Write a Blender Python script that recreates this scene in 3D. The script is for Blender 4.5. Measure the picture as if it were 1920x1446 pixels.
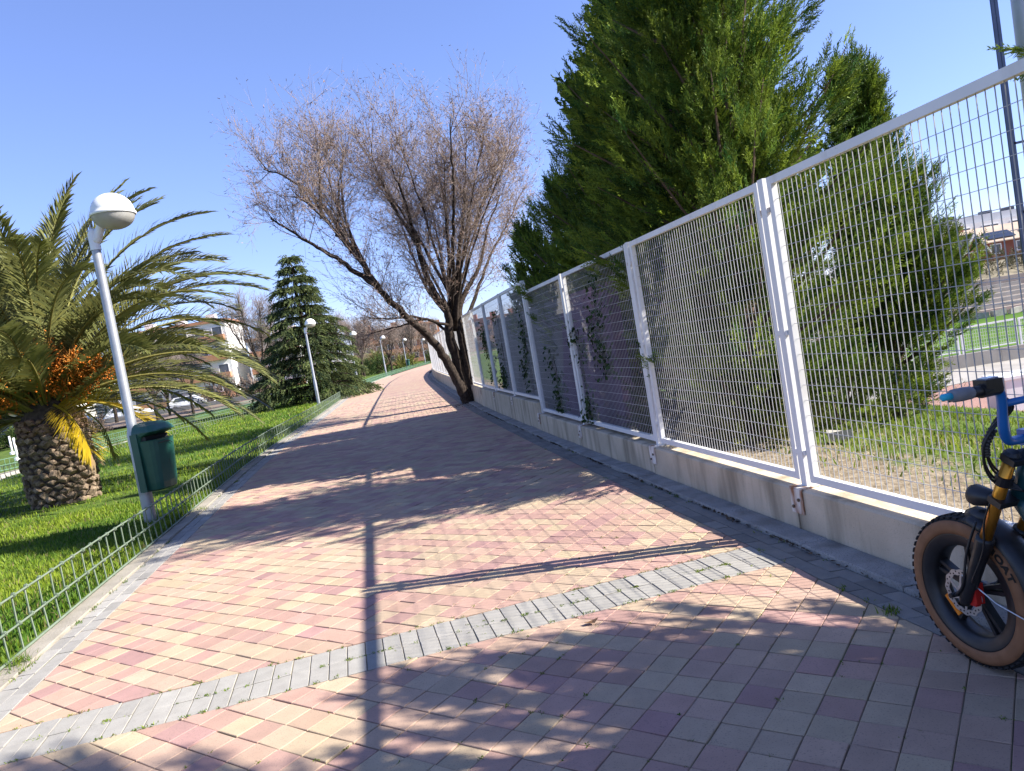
import bpy, bmesh, math, random
import numpy as np
from mathutils import Vector, Matrix

for o in list(bpy.data.objects):
    bpy.data.objects.remove(o, do_unlink=True)
S = bpy.context.scene
C = S.collection
R = math.radians
rng = np.random.default_rng(11)
random.seed(5)

# ------------------------------------------------------------------ camera
cd = bpy.data.cameras.new('camera')
cam = bpy.data.objects.new('camera', cd); C.objects.link(cam)
pitch, roll = R(3.46), R(9.7)
Fv = Vector((0, math.cos(pitch), -math.sin(pitch)))
Uv = Vector((0, math.sin(pitch), math.cos(pitch)))
Xv = Vector((1, 0, 0))
Rv = Xv * math.cos(roll) - Uv * math.sin(roll)
Vv = Xv * math.sin(roll) + Uv * math.cos(roll)
M = Matrix((Rv, Vv, -Fv)).transposed().to_4x4()
M.translation = (0, 0, 1.5)
cam.matrix_world = M
cd.sensor_fit = 'HORIZONTAL'; cd.sensor_width = 36; cd.lens = 36 * 1400 / 1920
cd.clip_start = 0.05; cd.clip_end = 3000
S.camera = cam

# ------------------------------------------------------------------ sky, sun, exposure
SUN_AZ, SUN_EL = R(97), R(36.7)
w = bpy.data.worlds.new('World'); S.world = w; w.use_nodes = True
wn = w.node_tree.nodes; wl = w.node_tree.links
bg = wn['Background']
sky = wn.new('ShaderNodeTexSky'); sky.sky_type = 'NISHITA'; sky.sun_disc = False
sky.sun_elevation = SUN_EL; sky.sun_rotation = SUN_AZ
sky.altitude = 600; sky.air_density = 1.0; sky.dust_density = 0.15; sky.ozone_density = 4.0
sg = wn.new('ShaderNodeGamma'); sg.inputs[1].default_value = 0.8; wl.new(sky.outputs[0], sg.inputs[0])
sm = wn.new('ShaderNodeMix'); sm.data_type = 'RGBA'; sm.blend_type = 'MULTIPLY'; sm.inputs[0].default_value = 1; sm.inputs[7].default_value = (1.12, 1.12, 1.54, 1)
wl.new(sg.outputs[0], sm.inputs[6]); wl.new(sm.outputs[2], bg.inputs[0]); bg.inputs[1].default_value = 0.085
sd = bpy.data.lights.new('sun', 'SUN'); sd.energy = 5.0; sd.angle = R(0.53); sd.color = (1.0, 0.955, 0.88)
sun = bpy.data.objects.new('sun', sd); C.objects.link(sun)
tosun = Vector((math.sin(SUN_AZ) * math.cos(SUN_EL), math.cos(SUN_AZ) * math.cos(SUN_EL), math.sin(SUN_EL)))
sun.rotation_euler = tosun.to_track_quat('Z', 'Y').to_euler(); sun.location = (30, -5, 30)
S.view_settings.view_transform = 'Standard'; S.view_settings.look = 'None'
S.view_settings.gamma = 1; S.view_settings.use_curve_mapping = False
S.view_settings.exposure = 1.45

# ------------------------------------------------------------------ materials
def mat(name, c1, c2=None, scale=8.0, rough=0.7, bump=0.0, bscale=None, metal=0.0, tint=False, spec=0.35,
        trans=0.0, speck=None, obj=True, stain=None, detail=4.0):
    """procedural material: two-colour noise, optional speckle / stains, bump, optional 'tint' attribute"""
    m = bpy.data.materials.new(name); m.use_nodes = True
    nt = m.node_tree; n = nt.nodes; l = nt.links
    b = n['Principled BSDF']; out = n['Material Output']
    tc = n.new('ShaderNodeTexCoord')
    src = tc.outputs['Object'] if not obj else n.new('ShaderNodeNewGeometry').outputs['Position']
    nz = n.new('ShaderNodeTexNoise'); nz.inputs['Scale'].default_value = scale; nz.inputs['Detail'].default_value = detail
    l.new(src, nz.inputs['Vector'])
    ramp = n.new('ShaderNodeValToRGB')
    ramp.color_ramp.elements[0].position = 0.32; ramp.color_ramp.elements[1].position = 0.68
    ramp.color_ramp.elements[0].color = (*c1, 1); ramp.color_ramp.elements[1].color = (*(c2 or c1), 1)
    l.new(nz.outputs['Fac'], ramp.inputs[0])
    col = ramp.outputs[0]
    if tint:
        at = n.new('ShaderNodeAttribute'); at.attribute_name = 'tint'
        mx = n.new('ShaderNodeMix'); mx.data_type = 'RGBA'; mx.blend_type = 'MULTIPLY'; mx.inputs[0].default_value = 1
        l.new(col, mx.inputs[6]); l.new(at.outputs['Color'], mx.inputs[7]); col = mx.outputs[2]
    if speck:   # (scale, colour, threshold, strength)
        n2 = n.new('ShaderNodeTexNoise'); n2.inputs['Scale'].default_value = speck[0]; n2.inputs['Detail'].default_value = 2
        l.new(src, n2.inputs['Vector'])
        r2 = n.new('ShaderNodeValToRGB'); r2.color_ramp.elements[0].position = speck[2]; r2.color_ramp.elements[1].position = speck[2] + 0.06
        r2.color_ramp.elements[0].color = (0, 0, 0, 1); r2.color_ramp.elements[1].color = (speck[3],) * 3 + (1,)
        l.new(n2.outputs['Fac'], r2.inputs[0])
        mx = n.new('ShaderNodeMix'); mx.data_type = 'RGBA'; l.new(r2.outputs[0], mx.inputs[0])
        l.new(col, mx.inputs[6]); mx.inputs[7].default_value = (*speck[1], 1); col = mx.outputs[2]
    if stain:   # (scale xyz, colour, threshold, strength)
        mp = n.new('ShaderNodeMapping'); mp.inputs['Scale'].default_value = stain[0]; l.new(src, mp.inputs['Vector'])
        n3 = n.new('ShaderNodeTexNoise'); n3.inputs['Scale'].default_value = 1; n3.inputs['Detail'].default_value = 5
        l.new(mp.outputs[0], n3.inputs['Vector'])
        r3 = n.new('ShaderNodeValToRGB'); r3.color_ramp.elements[0].position = stain[2]; r3.color_ramp.elements[1].position = min(1, stain[2] + 0.2)
        r3.color_ramp.elements[0].color = (0, 0, 0, 1); r3.color_ramp.elements[1].color = (stain[3],) * 3 + (1,)
        l.new(n3.outputs['Fac'], r3.inputs[0])
        mx = n.new('ShaderNodeMix'); mx.data_type = 'RGBA'; l.new(r3.outputs[0], mx.inputs[0])
        l.new(col, mx.inputs[6]); mx.inputs[7].default_value = (*stain[1], 1); col = mx.outputs[2]
    l.new(col, b.inputs['Base Color'])
    b.inputs['Roughness'].default_value = rough; b.inputs['Metallic'].default_value = metal
    b.inputs['Specular IOR Level'].default_value = spec
    if bump:
        nb = n.new('ShaderNodeTexNoise'); nb.inputs['Scale'].default_value = bscale or scale * 4; nb.inputs['Detail'].default_value = 6
        l.new(src, nb.inputs['Vector'])
        bp = n.new('ShaderNodeBump'); bp.inputs['Strength'].default_value = bump; bp.inputs['Distance'].default_value = 0.01
        l.new(nb.outputs['Fac'], bp.inputs['Height']); l.new(bp.outputs[0], b.inputs['Normal'])
    if trans:
        tr = n.new('ShaderNodeBsdfTranslucent'); l.new(col, tr.inputs['Color'])
        ms = n.new('ShaderNodeMixShader'); ms.inputs[0].default_value = trans
        l.new(b.outputs[0], ms.inputs[1]); l.new(tr.outputs[0], ms.inputs[2]); l.new(ms.outputs[0], out.inputs['Surface'])
    return m

MT = {}
MT['paver'] = mat('paver', (0.93, 0.93, 0.93), (1.06, 1.06, 1.06), 9, 0.85, 0.25, 260, tint=True, speck=(150, (0.12, 0.10, 0.085), 0.60, 0.45),
                  stain=((0.9, 0.9, 0.9), (0.20, 0.165, 0.135), 0.54, 0.34))
MT['bed'] = mat('joint_sand', (0.13, 0.105, 0.075), (0.28, 0.23, 0.17), 5, 0.95, 0.5, 90, stain=((1.1, 1.1, 1.1), (0.085, 0.115, 0.022), 0.47, 0.9))
MT['greyblock'] = mat('grey_block', (0.92, 0.92, 0.92), (1.08, 1.08, 1.08), 14, 0.85, 0.3, 240, tint=True, speck=(300, (0.08, 0.08, 0.08), 0.60, 0.5))
MT['kerb'] = mat('kerb_concrete', (0.23, 0.205, 0.165), (0.33, 0.295, 0.24), 4, 0.9, 0.5, 60, speck=(120, (0.16, 0.15, 0.12), 0.6, 0.6),
                 stain=((2, 2, 2), (0.17, 0.15, 0.11), 0.55, 0.7))
MT['kerbdark'] = mat('kerb_concrete_worn', (0.22, 0.215, 0.20), (0.34, 0.33, 0.31), 5, 0.9, 0.6, 60, speck=(120, (0.08, 0.08, 0.07), 0.58, 0.6),
                     stain=((3, 3, 3), (0.10, 0.09, 0.07), 0.55, 0.7))
MT['wall'] = mat('wall_concrete', (0.46, 0.385, 0.275), (0.58, 0.49, 0.36), 3, 0.9, 0.35, 70, speck=(150, (0.2, 0.18, 0.14), 0.63, 0.5),
                 stain=((6, 6, 0.8), (0.20, 0.165, 0.11), 0.47, 0.75))
MT['white'] = mat('white_paint', (0.78, 0.77, 0.745), (0.70, 0.69, 0.665), 2.5, 0.45, 0.05, 60, spec=0.4, stain=((7, 7, 1.6), (0.50, 0.46, 0.41), 0.60, 0.55), speck=(46, (0.30, 0.20, 0.13), 0.735, 0.7))
MT['wire'] = mat('weathered_shaded_wire', (0.52, 0.51, 0.50), (0.41, 0.40, 0.39), 3, 0.55, stain=((9, 9, 9), (0.34, 0.29, 0.25), 0.62, 0.6))  # white bar paint greyed to carry the shade on the bars, plus random stains
MT['rust'] = mat('rusty_white_paint', (0.74, 0.70, 0.64), (0.66, 0.60, 0.52), 8, 0.6, 0.2, 80, stain=((16, 16, 5), (0.26, 0.10, 0.03), 0.44, 0.95))
MT['bolt'] = mat('bolt_steel', (0.10, 0.07, 0.05), (0.2, 0.15, 0.1), 60, 0.6, metal=0.4)
MT['greenrail'] = mat('green_coated_wire', (0.115, 0.155, 0.105), (0.165, 0.20, 0.145), 12, 0.5, 0.05, 200, stain=((14, 14, 14), (0.23, 0.22, 0.18), 0.58, 0.6))
MT['greenrail2'] = mat('green_coated_wire_far', (0.09, 0.19, 0.12), (0.14, 0.23, 0.16), 12, 0.5)
MT['galv'] = mat('galvanised_steel', (0.30, 0.31, 0.325), (0.37, 0.38, 0.39), 9, 0.42, 0.04, 40, metal=0.55, stain=((9, 9, 2), (0.36, 0.36, 0.36), 0.58, 0.5))
MT['lampwhite'] = mat('lamp_white', (0.80, 0.80, 0.78), (0.76, 0.75, 0.73), 6, 0.35, spec=0.5)
MT['diffuser'] = mat('lamp_diffuser', (0.62, 0.61, 0.57), (0.55, 0.53, 0.48), 7, 0.25, spec=0.5, trans=0.45)
MT['bin'] = mat('green_plastic', (0.010, 0.062, 0.046), (0.016, 0.080, 0.058), 7, 0.38, 0.05, 90, spec=0.45, stain=((7, 7, 3), (0.05, 0.11, 0.09), 0.6, 0.4))
MT['dark'] = mat('recess_shade_black', (0.012, 0.012, 0.014), (0.02, 0.02, 0.022), 20, 0.5)  # black that stands for shade in the bin's opening and groove
MT['grass'] = mat('grass_blade', (0.95, 0.95, 0.95), (1.05, 1.05, 1.05), 3, 0.6, tint=True, trans=0.35, spec=0.25)
MT['bark'] = mat('bark_dark', (0.020, 0.015, 0.012), (0.060, 0.046, 0.037), 16, 0.95, 0.9, 26, spec=0.1)
MT['twig'] = mat('twig', (0.9, 0.9, 0.9), (1.1, 1.1, 1.1), 2, 0.8, tint=True, spec=0.25)
MT['cyp'] = mat('cypress_foliage', (0.82, 0.82, 0.82), (1.18, 1.18, 1.18), 1.6, 0.65, tint=True, trans=0.28, spec=0.15)
MT['barkcyp'] = mat('cypress_bark', (0.09, 0.06, 0.045), (0.16, 0.115, 0.09), 10, 0.95, 0.8, 30, spec=0.1)
MT['palm'] = mat('palm_leaf', (0.9, 0.9, 0.9), (1.1, 1.1, 1.1), 2, 0.42, tint=True, trans=0.2, spec=0.5)
MT['leafbase'] = mat('palm_leaf_base', (0.10, 0.07, 0.045), (0.29, 0.215, 0.145), 9, 0.9, 0.9, 45, speck=(34, (0.05, 0.035, 0.025), 0.55, 0.7))
MT['leafbaseb'] = mat('palm_leaf_base_brown', (0.10, 0.055, 0.035), (0.26, 0.16, 0.10), 9, 0.9, 0.9, 45, speck=(34, (0.04, 0.025, 0.02), 0.55, 0.7))
MT['palmtrunk'] = mat('palm_trunk_fibre', (0.035, 0.026, 0.02), (0.10, 0.075, 0.055), 14, 0.95, 0.9, 40)
MT['fruit'] = mat('palm_fruit_stalk', (0.9, 0.9, 0.9), (1.1, 1.1, 1.1), 4, 0.6, tint=True, trans=0.15)

# ------------------------------------------------------------------ mesh helpers
WLD = {}     # world translation of roots
def obj_from(name, V, F, m=None, parent=None, keep=True, smooth=False, tint=None, kind=None, loc=None):
    me = bpy.data.meshes.new(name)
    me.from_pydata([tuple(v) for v in V], [], [tuple(f) for f in F])
    return finish(name, me, m, parent, keep, smooth, tint, kind, loc)

def finish(name, me, m, parent, keep=True, smooth=False, tint=None, kind=None, loc=None):
    if m:
        for k in (m if isinstance(m, (list, tuple)) else [m]): me.materials.append(k)
    if smooth:
        me.polygons.foreach_set('use_smooth', np.ones(len(me.polygons), dtype=bool))
    if tint is not None:
        a = me.attributes.new('tint', 'FLOAT_COLOR', 'POINT')
        t = np.asarray(tint, dtype=np.float32)
        if t.ndim == 1: t = np.tile(t, (len(me.vertices), 1))
        t = np.concatenate([t, np.ones((len(t), 1), np.float32)], 1)
        a.data.foreach_set('color', t.ravel())
    me.update()
    o = bpy.data.objects.new(name, me); C.objects.link(o)
    if loc is not None: o.location = loc
    attach(o, parent, keep)
    if kind: o['kind'] = kind
    return o

def attach(o, parent, keep=True):
    if parent is not None:
        o.parent = parent
        if keep and parent in WLD: o.matrix_parent_inverse = Matrix.Translation(WLD[parent]).inverted()

def big(name, V, F, m=None, parent=None, keep=True, smooth=False, tint=None, kind=None):
    """numpy mesh, F is (M,3) or (M,4)"""
    V = np.asarray(V, np.float32); F = np.asarray(F, np.int32); k = F.shape[1]
    me = bpy.data.meshes.new(name)
    me.vertices.add(len(V)); me.vertices.foreach_set('co', V.ravel())
    me.loops.add(F.size); me.loops.foreach_set('vertex_index', F.ravel())
    me.polygons.add(len(F)); me.polygons.foreach_set('loop_start', np.arange(0, F.size, k, dtype=np.int32))
    me.update(calc_edges=True); me.validate()
    return finish(name, me, m, parent, keep, smooth, tint, kind)

def root(name, loc, label, cat, group=None, rz=0, rot=None):
    o = bpy.data.objects.new(name, None); C.objects.link(o); o.empty_display_size = 0.1
    o.location = loc
    if rz: o.rotation_euler[2] = rz
    if rot: o.rotation_euler = rot
    WLD[o] = Vector(loc)
    return tag(o, label, cat, group)

def tag(o, label, cat, group=None):
    o['label'] = label; o['category'] = cat
    if group: o['group'] = group
    return o

def structure(o, label=None):
    o['kind'] = 'structure'
    if label: o['label'] = label; o['category'] = 'setting'
    return o

def box(c, s, rz=0.0, M3=None):
    cx, cy, cz = c; hx, hy, hz = s[0] / 2, s[1] / 2, s[2] / 2
    V = np.array([[x, y, z] for z in (-hz, hz) for x, y in ((-hx, -hy), (hx, -hy), (hx, hy), (-hx, hy))])
    if M3 is not None: V = V @ np.asarray(M3).T
    if rz:
        c_, s_ = math.cos(rz), math.sin(rz); V = V @ np.array([[c_, s_, 0], [-s_, c_, 0], [0, 0, 1]])
    V = V + np.array(c)
    F = [(3, 2, 1, 0), (4, 5, 6, 7), (0, 1, 5, 4), (1, 2, 6, 5), (2, 3, 7, 6), (3, 0, 4, 7)]
    return V, F

def beam(p, q, wx, wz, up=(0, 0, 1)):
    """box from p to q with width wx (sideways) and wz (upwards)"""
    p = np.array(p, float); q = np.array(q, float); d = q - p; L = np.linalg.norm(d); d /= L
    s = np.cross(d, up); s /= np.linalg.norm(s); u = np.cross(s, d)
    M3 = np.stack([s, d, u], 1)
    return box((p + q) / 2, (wx, L, wz), M3=M3)

def tube(P, rad, n=8, cap=True):
    P = np.asarray(P, float); k = len(P)
    rad = np.full(k, rad) if np.isscalar(rad) else np.asarray(rad, float)
    T = np.gradient(P, axis=0); T /= np.linalg.norm(T, axis=1)[:, None] + 1e-12
    ref = np.array([0, 0, 1.0]) if abs(T[0, 2]) < 0.9 else np.array([1.0, 0, 0])
    V = []
    s = np.cross(T[0], ref); s /= np.linalg.norm(s)
    for i in range(k):
        s = s - T[i] * (s @ T[i]); s /= np.linalg.norm(s) + 1e-12
        u = np.cross(T[i], s)
        for j in range(n):
            a = 2 * math.pi * j / n
            V.append(P[i] + rad[i] * (math.cos(a) * s + math.sin(a) * u))
    F = [(i * n + j, i * n + (j + 1) % n, (i + 1) * n + (j + 1) % n, (i + 1) * n + j) for i in range(k - 1) for j in range(n)]
    if cap: F += [tuple(range(n))[::-1], tuple(range((k - 1) * n, k * n))]
    return np.array(V), F

def lathe(prof, n=24, c=(0, 0, 0)):
    V = [(c[0] + r * math.cos(2 * math.pi * j / n), c[1] + r * math.sin(2 * math.pi * j / n), c[2] + z) for r, z in prof for j in range(n)]
    k = len(prof)
    F = [(i * n + j, i * n + (j + 1) % n, (i + 1) * n + (j + 1) % n, (i + 1) * n + j) for i in range(k - 1) for j in range(n)]
    return np.array(V), F

def join(parts):
    V = []; F = []; o = 0
    for v, f in parts:
        V.append(np.asarray(v, float)); F += [tuple(int(i) + o for i in ff) for ff in f]; o += len(v)
    return np.concatenate(V), F

def bez(p, n=12):
    """Catmull-Rom through points"""
    P = np.asarray(p, float); Q = np.vstack([2 * P[0] - P[1], P, 2 * P[-1] - P[-2]]); out = []
    for i in range(1, len(Q) - 2):
        for t in np.linspace(0, 1, n, endpoint=False):
            a, b, c, d = Q[i - 1], Q[i], Q[i + 1], Q[i + 2]
            out.append(0.5 * (2 * b + (c - a) * t + (2 * a - 5 * b + 4 * c - d) * t * t + (3 * b - a - 3 * c + d) * t ** 3))
    out.append(P[-1]); return np.array(out)

def frames(D, rng_, upish=False):
    """k rotation matrices whose third column is D (k,3)"""
    D = D / (np.linalg.norm(D, axis=1)[:, None] + 1e-9)
    r = rng_.normal(size=D.shape) if not upish else np.tile([0, 0, 1.0], (len(D), 1)) + rng_.normal(size=D.shape) * 0.25
    s = np.cross(r, D); s /= np.linalg.norm(s, axis=1)[:, None] + 1e-9
    u = np.cross(D, s)
    return np.stack([s, u, D], 2)

def scatter(TV, TF, Ms, P, sc):
    """instance a template into one vertex / face array"""
    TV = np.asarray(TV, np.float32); TF = np.asarray(TF, np.int64); k = len(P); n = len(TV)
    sc = np.asarray(sc, float)
    if sc.ndim == 1: sc = np.repeat(sc[:, None], 3, 1)
    V = np.einsum('kij,knj->kni', Ms, TV[None] * sc[:, None, :]) + P[:, None, :]
    F = TF[None] + (np.arange(k) * n)[:, None, None]
    return V.reshape(-1, 3), F.reshape(-1, TF.shape[1])

def merge(parts):
    V = []; F = []; T = []; o = 0
    for p in parts:
        V.append(p[0]); F.append(p[1] + o); o += len(p[0])
        if len(p) > 2: T.append(p[2])
    return np.concatenate(V), np.concatenate(F), (np.concatenate(T) if T else None)

# ------------------------------------------------------------------ path layout (metres, camera stands at x=0 y=0)
_yy = np.linspace(-20, 170, 1901)
def curve(pts, win=30):
    p = np.array(pts); v = np.interp(_yy, p[:, 0], p[:, 1])
    k = np.ones(2 * win + 1) / (2 * win + 1)
    vp = np.concatenate([v[0] + (v[1] - v[0]) * np.arange(-win, 0), v, v[-1] + (v[-1] - v[-2]) * np.arange(1, win + 1)])
    return np.convolve(vp, k, 'valid')
_xl = curve([(-20, 1.45), (4.38, -3.02), (6.79, -3.46), (7.96, -3.68), (12.44, -4.52), (15.1, -5.02), (25.3, -6.38), (28.5, -6.85), (41, -8.7), (52, -10.1), (64, -11.1), (80, -11.9), (100, -12.2), (120, -11.6), (145, -8.5), (170, -3)])
_xr = curve([(-20, 5.83), (3.07, 1.56), (4.57, 1.27), (7.02, 0.82), (10.46, 0.17), (17.35, -1.02), (28, -2.55), (42, -4.5), (52, -5.72), (64, -6.75), (80, -7.45), (100, -7.7), (120, -7.1), (145, -4), (170, 1.5)])
def xl(y): return np.interp(y, _yy, _xl)
def xr(y): return np.interp(y, _yy, _xr)
def xw(y): return np.interp(y, _yy, _xr) + 0.365        # path face of the low wall

# ------------------------------------------------------------------ ground
def zs(s):
    return np.interp(s, [-400, 0.04, 0.10, 2.2, 6.0, 7.5, 12, 400], [-0.09, -0.09, 0.17, 0.02, -0.62, -1.1, -2.75, -2.75])
sv = np.array([-400, -200, -100, -60, -30, -15, -8, -4, -2, -1, 0.04, 0.10, 0.6, 1.2, 1.8, 2.4, 3, 3.7, 4.4, 5.2, 6, 6.7, 7.5, 9, 10.5, 12, 16, 25, 40, 70, 120, 200, 400], float)
yv = np.concatenate([np.arange(-40, 0, 4), np.arange(0, 60, 1.0), np.arange(60, 170, 5), [170, 200, 260, 350, 500]])
Sg, Yg = np.meshgrid(sv, yv)
Xg = xw(np.clip(Yg, -20, 170)) + Sg
Zg = zs(Sg) + np.where((Sg > 0.5) & (Sg < 13), rng.normal(size=Sg.shape) * 0.025, 0)
nS, nY = len(sv), len(yv)
idx = np.arange(nS * nY).reshape(nY, nS)
Fg = np.stack([idx[:-1, :-1], idx[:-1, 1:], idx[1:, 1:], idx[1:, :-1]], -1).reshape(-1, 4)
gm = bpy.data.materials.new('ground_grass_and_dirt'); gm.use_nodes = True
def ground_mat(m):
    nt = m.node_tree; n = nt.nodes; l = nt.links; b = n['Principled BSDF']; b.inputs['Roughness'].default_value = 0.95; b.inputs['Specular IOR Level'].default_value = 0.1
    g = n.new('ShaderNodeNewGeometry')
    at = n.new('ShaderNodeAttribute'); at.attribute_name = 'tint'
    sep = n.new('ShaderNodeSeparateColor'); l.new(at.outputs['Color'], sep.inputs[0])
    def noise(sc, d=5):
        z = n.new('ShaderNodeTexNoise'); z.inputs['Scale'].default_value = sc; z.inputs['Detail'].default_value = d; l.new(g.outputs['Position'], z.inputs['Vector']); return z
    def ramp(fac, stops):
        r = n.new('ShaderNodeValToRGB'); e = r.color_ramp.elements
        e[0].position, e[0].color = stops[0][0], (*stops[0][1], 1); e[1].position, e[1].color = stops[1][0], (*stops[1][1], 1)
        for p, c in stops[2:]:
            q = e.new(p); q.color = (*c, 1)
        l.new(fac, r.inputs[0]); return r.outputs[0]
    grass = ramp(noise(2.5).outputs[0], [(0.3, (0.045, 0.085, 0.012)), (0.7, (0.11, 0.15, 0.03))])
    dirt = ramp(noise(14, 7).outputs[0], [(0.3, (0.13, 0.10, 0.065)), (0.68, (0.30, 0.245, 0.175))])
    track = ramp(noise(0.6).outputs[0], [(0.3, (0.26, 0.15, 0.125)), (0.7, (0.33, 0.20, 0.165))])
    def mix(f, a, b_):
        x = n.new('ShaderNodeMix'); x.data_type = 'RGBA'; l.new(f, x.inputs[0]); l.new(a, x.inputs[6]); l.new(b_, x.inputs[7]); return x.outputs[2]
    def wob(chan, amt):
        ma = n.new('ShaderNodeMath'); ma.operation = 'MULTIPLY_ADD'; l.new(noise(3.0, 6).outputs[0], ma.inputs[0]); ma.inputs[1].default_value = amt; l.new(chan, ma.inputs[2])
        mr = n.new('ShaderNodeMapRange'); mr.inputs[1].default_value = 0.5 + amt * 0.5 - 0.12; mr.inputs[2].default_value = 0.5 + amt * 0.5 + 0.12; l.new(ma.outputs[0], mr.inputs[0]); return mr.outputs[0]
    c = mix(wob(sep.outputs[0], 1.3), grass, dirt)
    c = mix(sep.outputs[1], c, track)
    l.new(c, b.inputs['Base Color'])
    bp = n.new('ShaderNodeBump'); bp.inputs['Strength'].default_value = 0.8; bp.inputs['Distance'].default_value = 0.03
    l.new(noise(22, 6).outputs[0], bp.inputs['Height']); l.new(bp.outputs[0], b.inputs['Normal'])
ground_mat(gm)
dirtv = np.interp(Sg, [0, 0.1, 1.0, 1.8, 2.6], [0.0, 1.05, 0.9, 0.3, 0.0]); trackv = np.interp(Sg, [0, 8.5, 9.2], [0, 0, 1.0])
tg = np.stack([dirtv, trackv, np.zeros_like(dirtv)], -1).reshape(-1, 3)
ground = big('ground', np.stack([Xg, Yg, Zg], -1).reshape(-1, 3), Fg, gm, smooth=True, tint=tg)
structure(ground)

# ------------------------------------------------------------------ paving
G0 = np.array([0.837, 2.79]); ga = R(-36.0); PT = 0.1475
ex = np.array([math.cos(ga), math.sin(ga)]); ey = np.array([-ex[1], ex[0]])
band_u0 = np.array([-2.81, 3.64]); band_d = np.array([4.0, 0.87]); band_d = band_d / np.linalg.norm(band_d); band_n = np.array([-band_d[1], band_d[0]])
BW = 0.395
def clip(poly, p, nrm):
    out = []; k = len(poly)
    for i in range(k):
        a = poly[i]; b = poly[(i + 1) % k]; da = (a - p) @ nrm; db = (b - p) @ nrm
        if da >= 0: out.append(a)
        if (da >= 0) != (db >= 0): out.append(a + (b - a) * (da / (da - db)))
    return out
def area(poly):
    P = np.array(poly); return 0.5 * abs(np.dot(P[:, 0], np.roll(P[:, 1], -1)) - np.dot(P[:, 1], np.roll(P[:, 0], -1)))
def slab(poly, z=0.0, h=0.02, ch=0.003, tilt=0.0012, seed=None):
    """a paver: bottom ring, top ring, chamfered inset top"""
    P = np.array(poly); c = P.mean(0); k = len(P)
    tx, ty, dz = random.gauss(0, tilt) / 0.1, random.gauss(0, tilt) / 0.1, random.gauss(0, 0.0011)
    def zz(q): return z + dz + (q - c) @ np.array([tx, ty])
    L = np.linalg.norm(P - c, axis=1).mean(); ins = c + (P - c) * (1 - ch * 1.3 / max(L, 0.02))
    V = [(q[0], q[1], z - h) for q in P] + [(q[0], q[1], zz(q) - ch * 0.7) for q in P] + [(q[0], q[1], zz(q)) for q in ins]
    F = [(i, (i + 1) % k, k + (i + 1) % k, k + i) for i in range(k)] + [(k + i, k + (i + 1) % k, 2 * k + (i + 1) % k, 2 * k + i) for i in range(k)] + [tuple(range(2 * k, 3 * k))]
    return V, F
def ccw(poly):
    P = np.array(poly); s = np.dot(P[:, 0], np.roll(P[:, 1], -1)) - np.dot(P[:, 1], np.roll(P[:, 0], -1))
    return poly if s > 0 else poly[::-1]

path = structure(obj_from('paved_path', *(lambda ys: (
    [(x, y, -0.0062) for y in ys for x in (xl(y) - 0.42, xr(y) + 0.37)],
    [(2 * i, 2 * i + 1, 2 * i + 3, 2 * i + 2) for i in range(len(ys) - 1)]))(np.concatenate([np.arange(-6, 31.01, 0.5)])), MT['bed']))
COLS = [((0.410, 0.308, 0.205), 0.33), ((0.402, 0.274, 0.197), 0.32), ((0.380, 0.236, 0.184), 0.27), ((0.330, 0.196, 0.168), 0.08)]
def pick():
    r = random.random(); a = 0
    for c, p in COLS:
        a += p
        if r < a: break
    j = random.gauss(1, 0.05); h = random.gauss(0, 0.012)
    return np.array([c[0] * j, c[1] * j * (1 + h), c[2] * j * (1 - h)])
YFAR = 30.5
tiles = []
prev = {}
for i in range(-330, 330):
    for j in range(-330, 330):
        c = G0 + ex * PT * (i + 0.5) + ey * PT * (j + 0.5)
        if c[1] < -1.2 or c[1] > YFAR: continue
        a, b = xl(c[1]), xr(c[1])
        if c[0] < a - 0.15 or c[0] > b + 0.15: continue
        if c[1] < 0.8 and abs(c[0]) > 2.5: continue
        # alike tiles tend to sit together
        col = prev[(i - 1, j)] * random.gauss(1, 0.04) if (i - 1, j) in prev and random.random() < 0.22 else pick()
        prev[(i, j)] = col
        g = 0.0020 + (0.0018 if random.random() < 0.15 else 0)
        hq = PT / 2 - g
        poly = [c + ex * sx * hq + ey * sy * hq for sx, sy in ((-1, -1), (1, -1), (1, 1), (-1, 1))]
        if c[0] < a + 0.15:
            n_ = np.array([1.0, 0.19]); poly = clip(poly, np.array([a + 0.004, c[1]]), n_ / np.linalg.norm(n_))
        if len(poly) > 2 and c[0] > b - 0.15:
            n_ = np.array([-1.0, -0.185]); poly = clip(poly, np.array([b - 0.004, c[1]]), n_ / np.linalg.norm(n_))
        if len(poly) < 3: continue
        t = (c - band_u0) @ band_n
        if -BW - 0.15 < t < 0.15:
            up = clip(poly, band_u0 + band_n * 0.005, band_n); lo = clip(poly, band_u0 - band_n * (BW + 0.005), -band_n)
            for q in (up, lo):
                if len(q) > 2 and area(q) > 2e-4: tiles.append((ccw(q), col))
            continue
        if area(poly) > 2e-4: tiles.append((ccw(poly), col))
def persp(poly):
    c = np.mean(poly, 0); dist = math.hypot(c[0], c[1])
    vis = c[1] > 2.2 and c[0] / c[1] < 0.66 and c[0] / c[1] > -0.83
    return area(poly) / dist ** 3 if vis else 0
tiles.sort(key=lambda t: -persp(t[0]))
for poly, col in tiles[:300]:
    V, F = slab(poly); obj_from('paver', V, F, MT['paver'], path, tint=col)
Vs, Fs, Ts, o_ = [], [], [], 0
for poly, col in tiles[300:]:
    V, F = slab(poly); Vs += V; Fs += [tuple(k + o_ for k in f) for f in F]; Ts += [col] * len(V); o_ += len(V)
obj_from('paver_field', Vs, Fs, MT['paver'], path, tint=np.array(Ts), kind='stuff')

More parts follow.
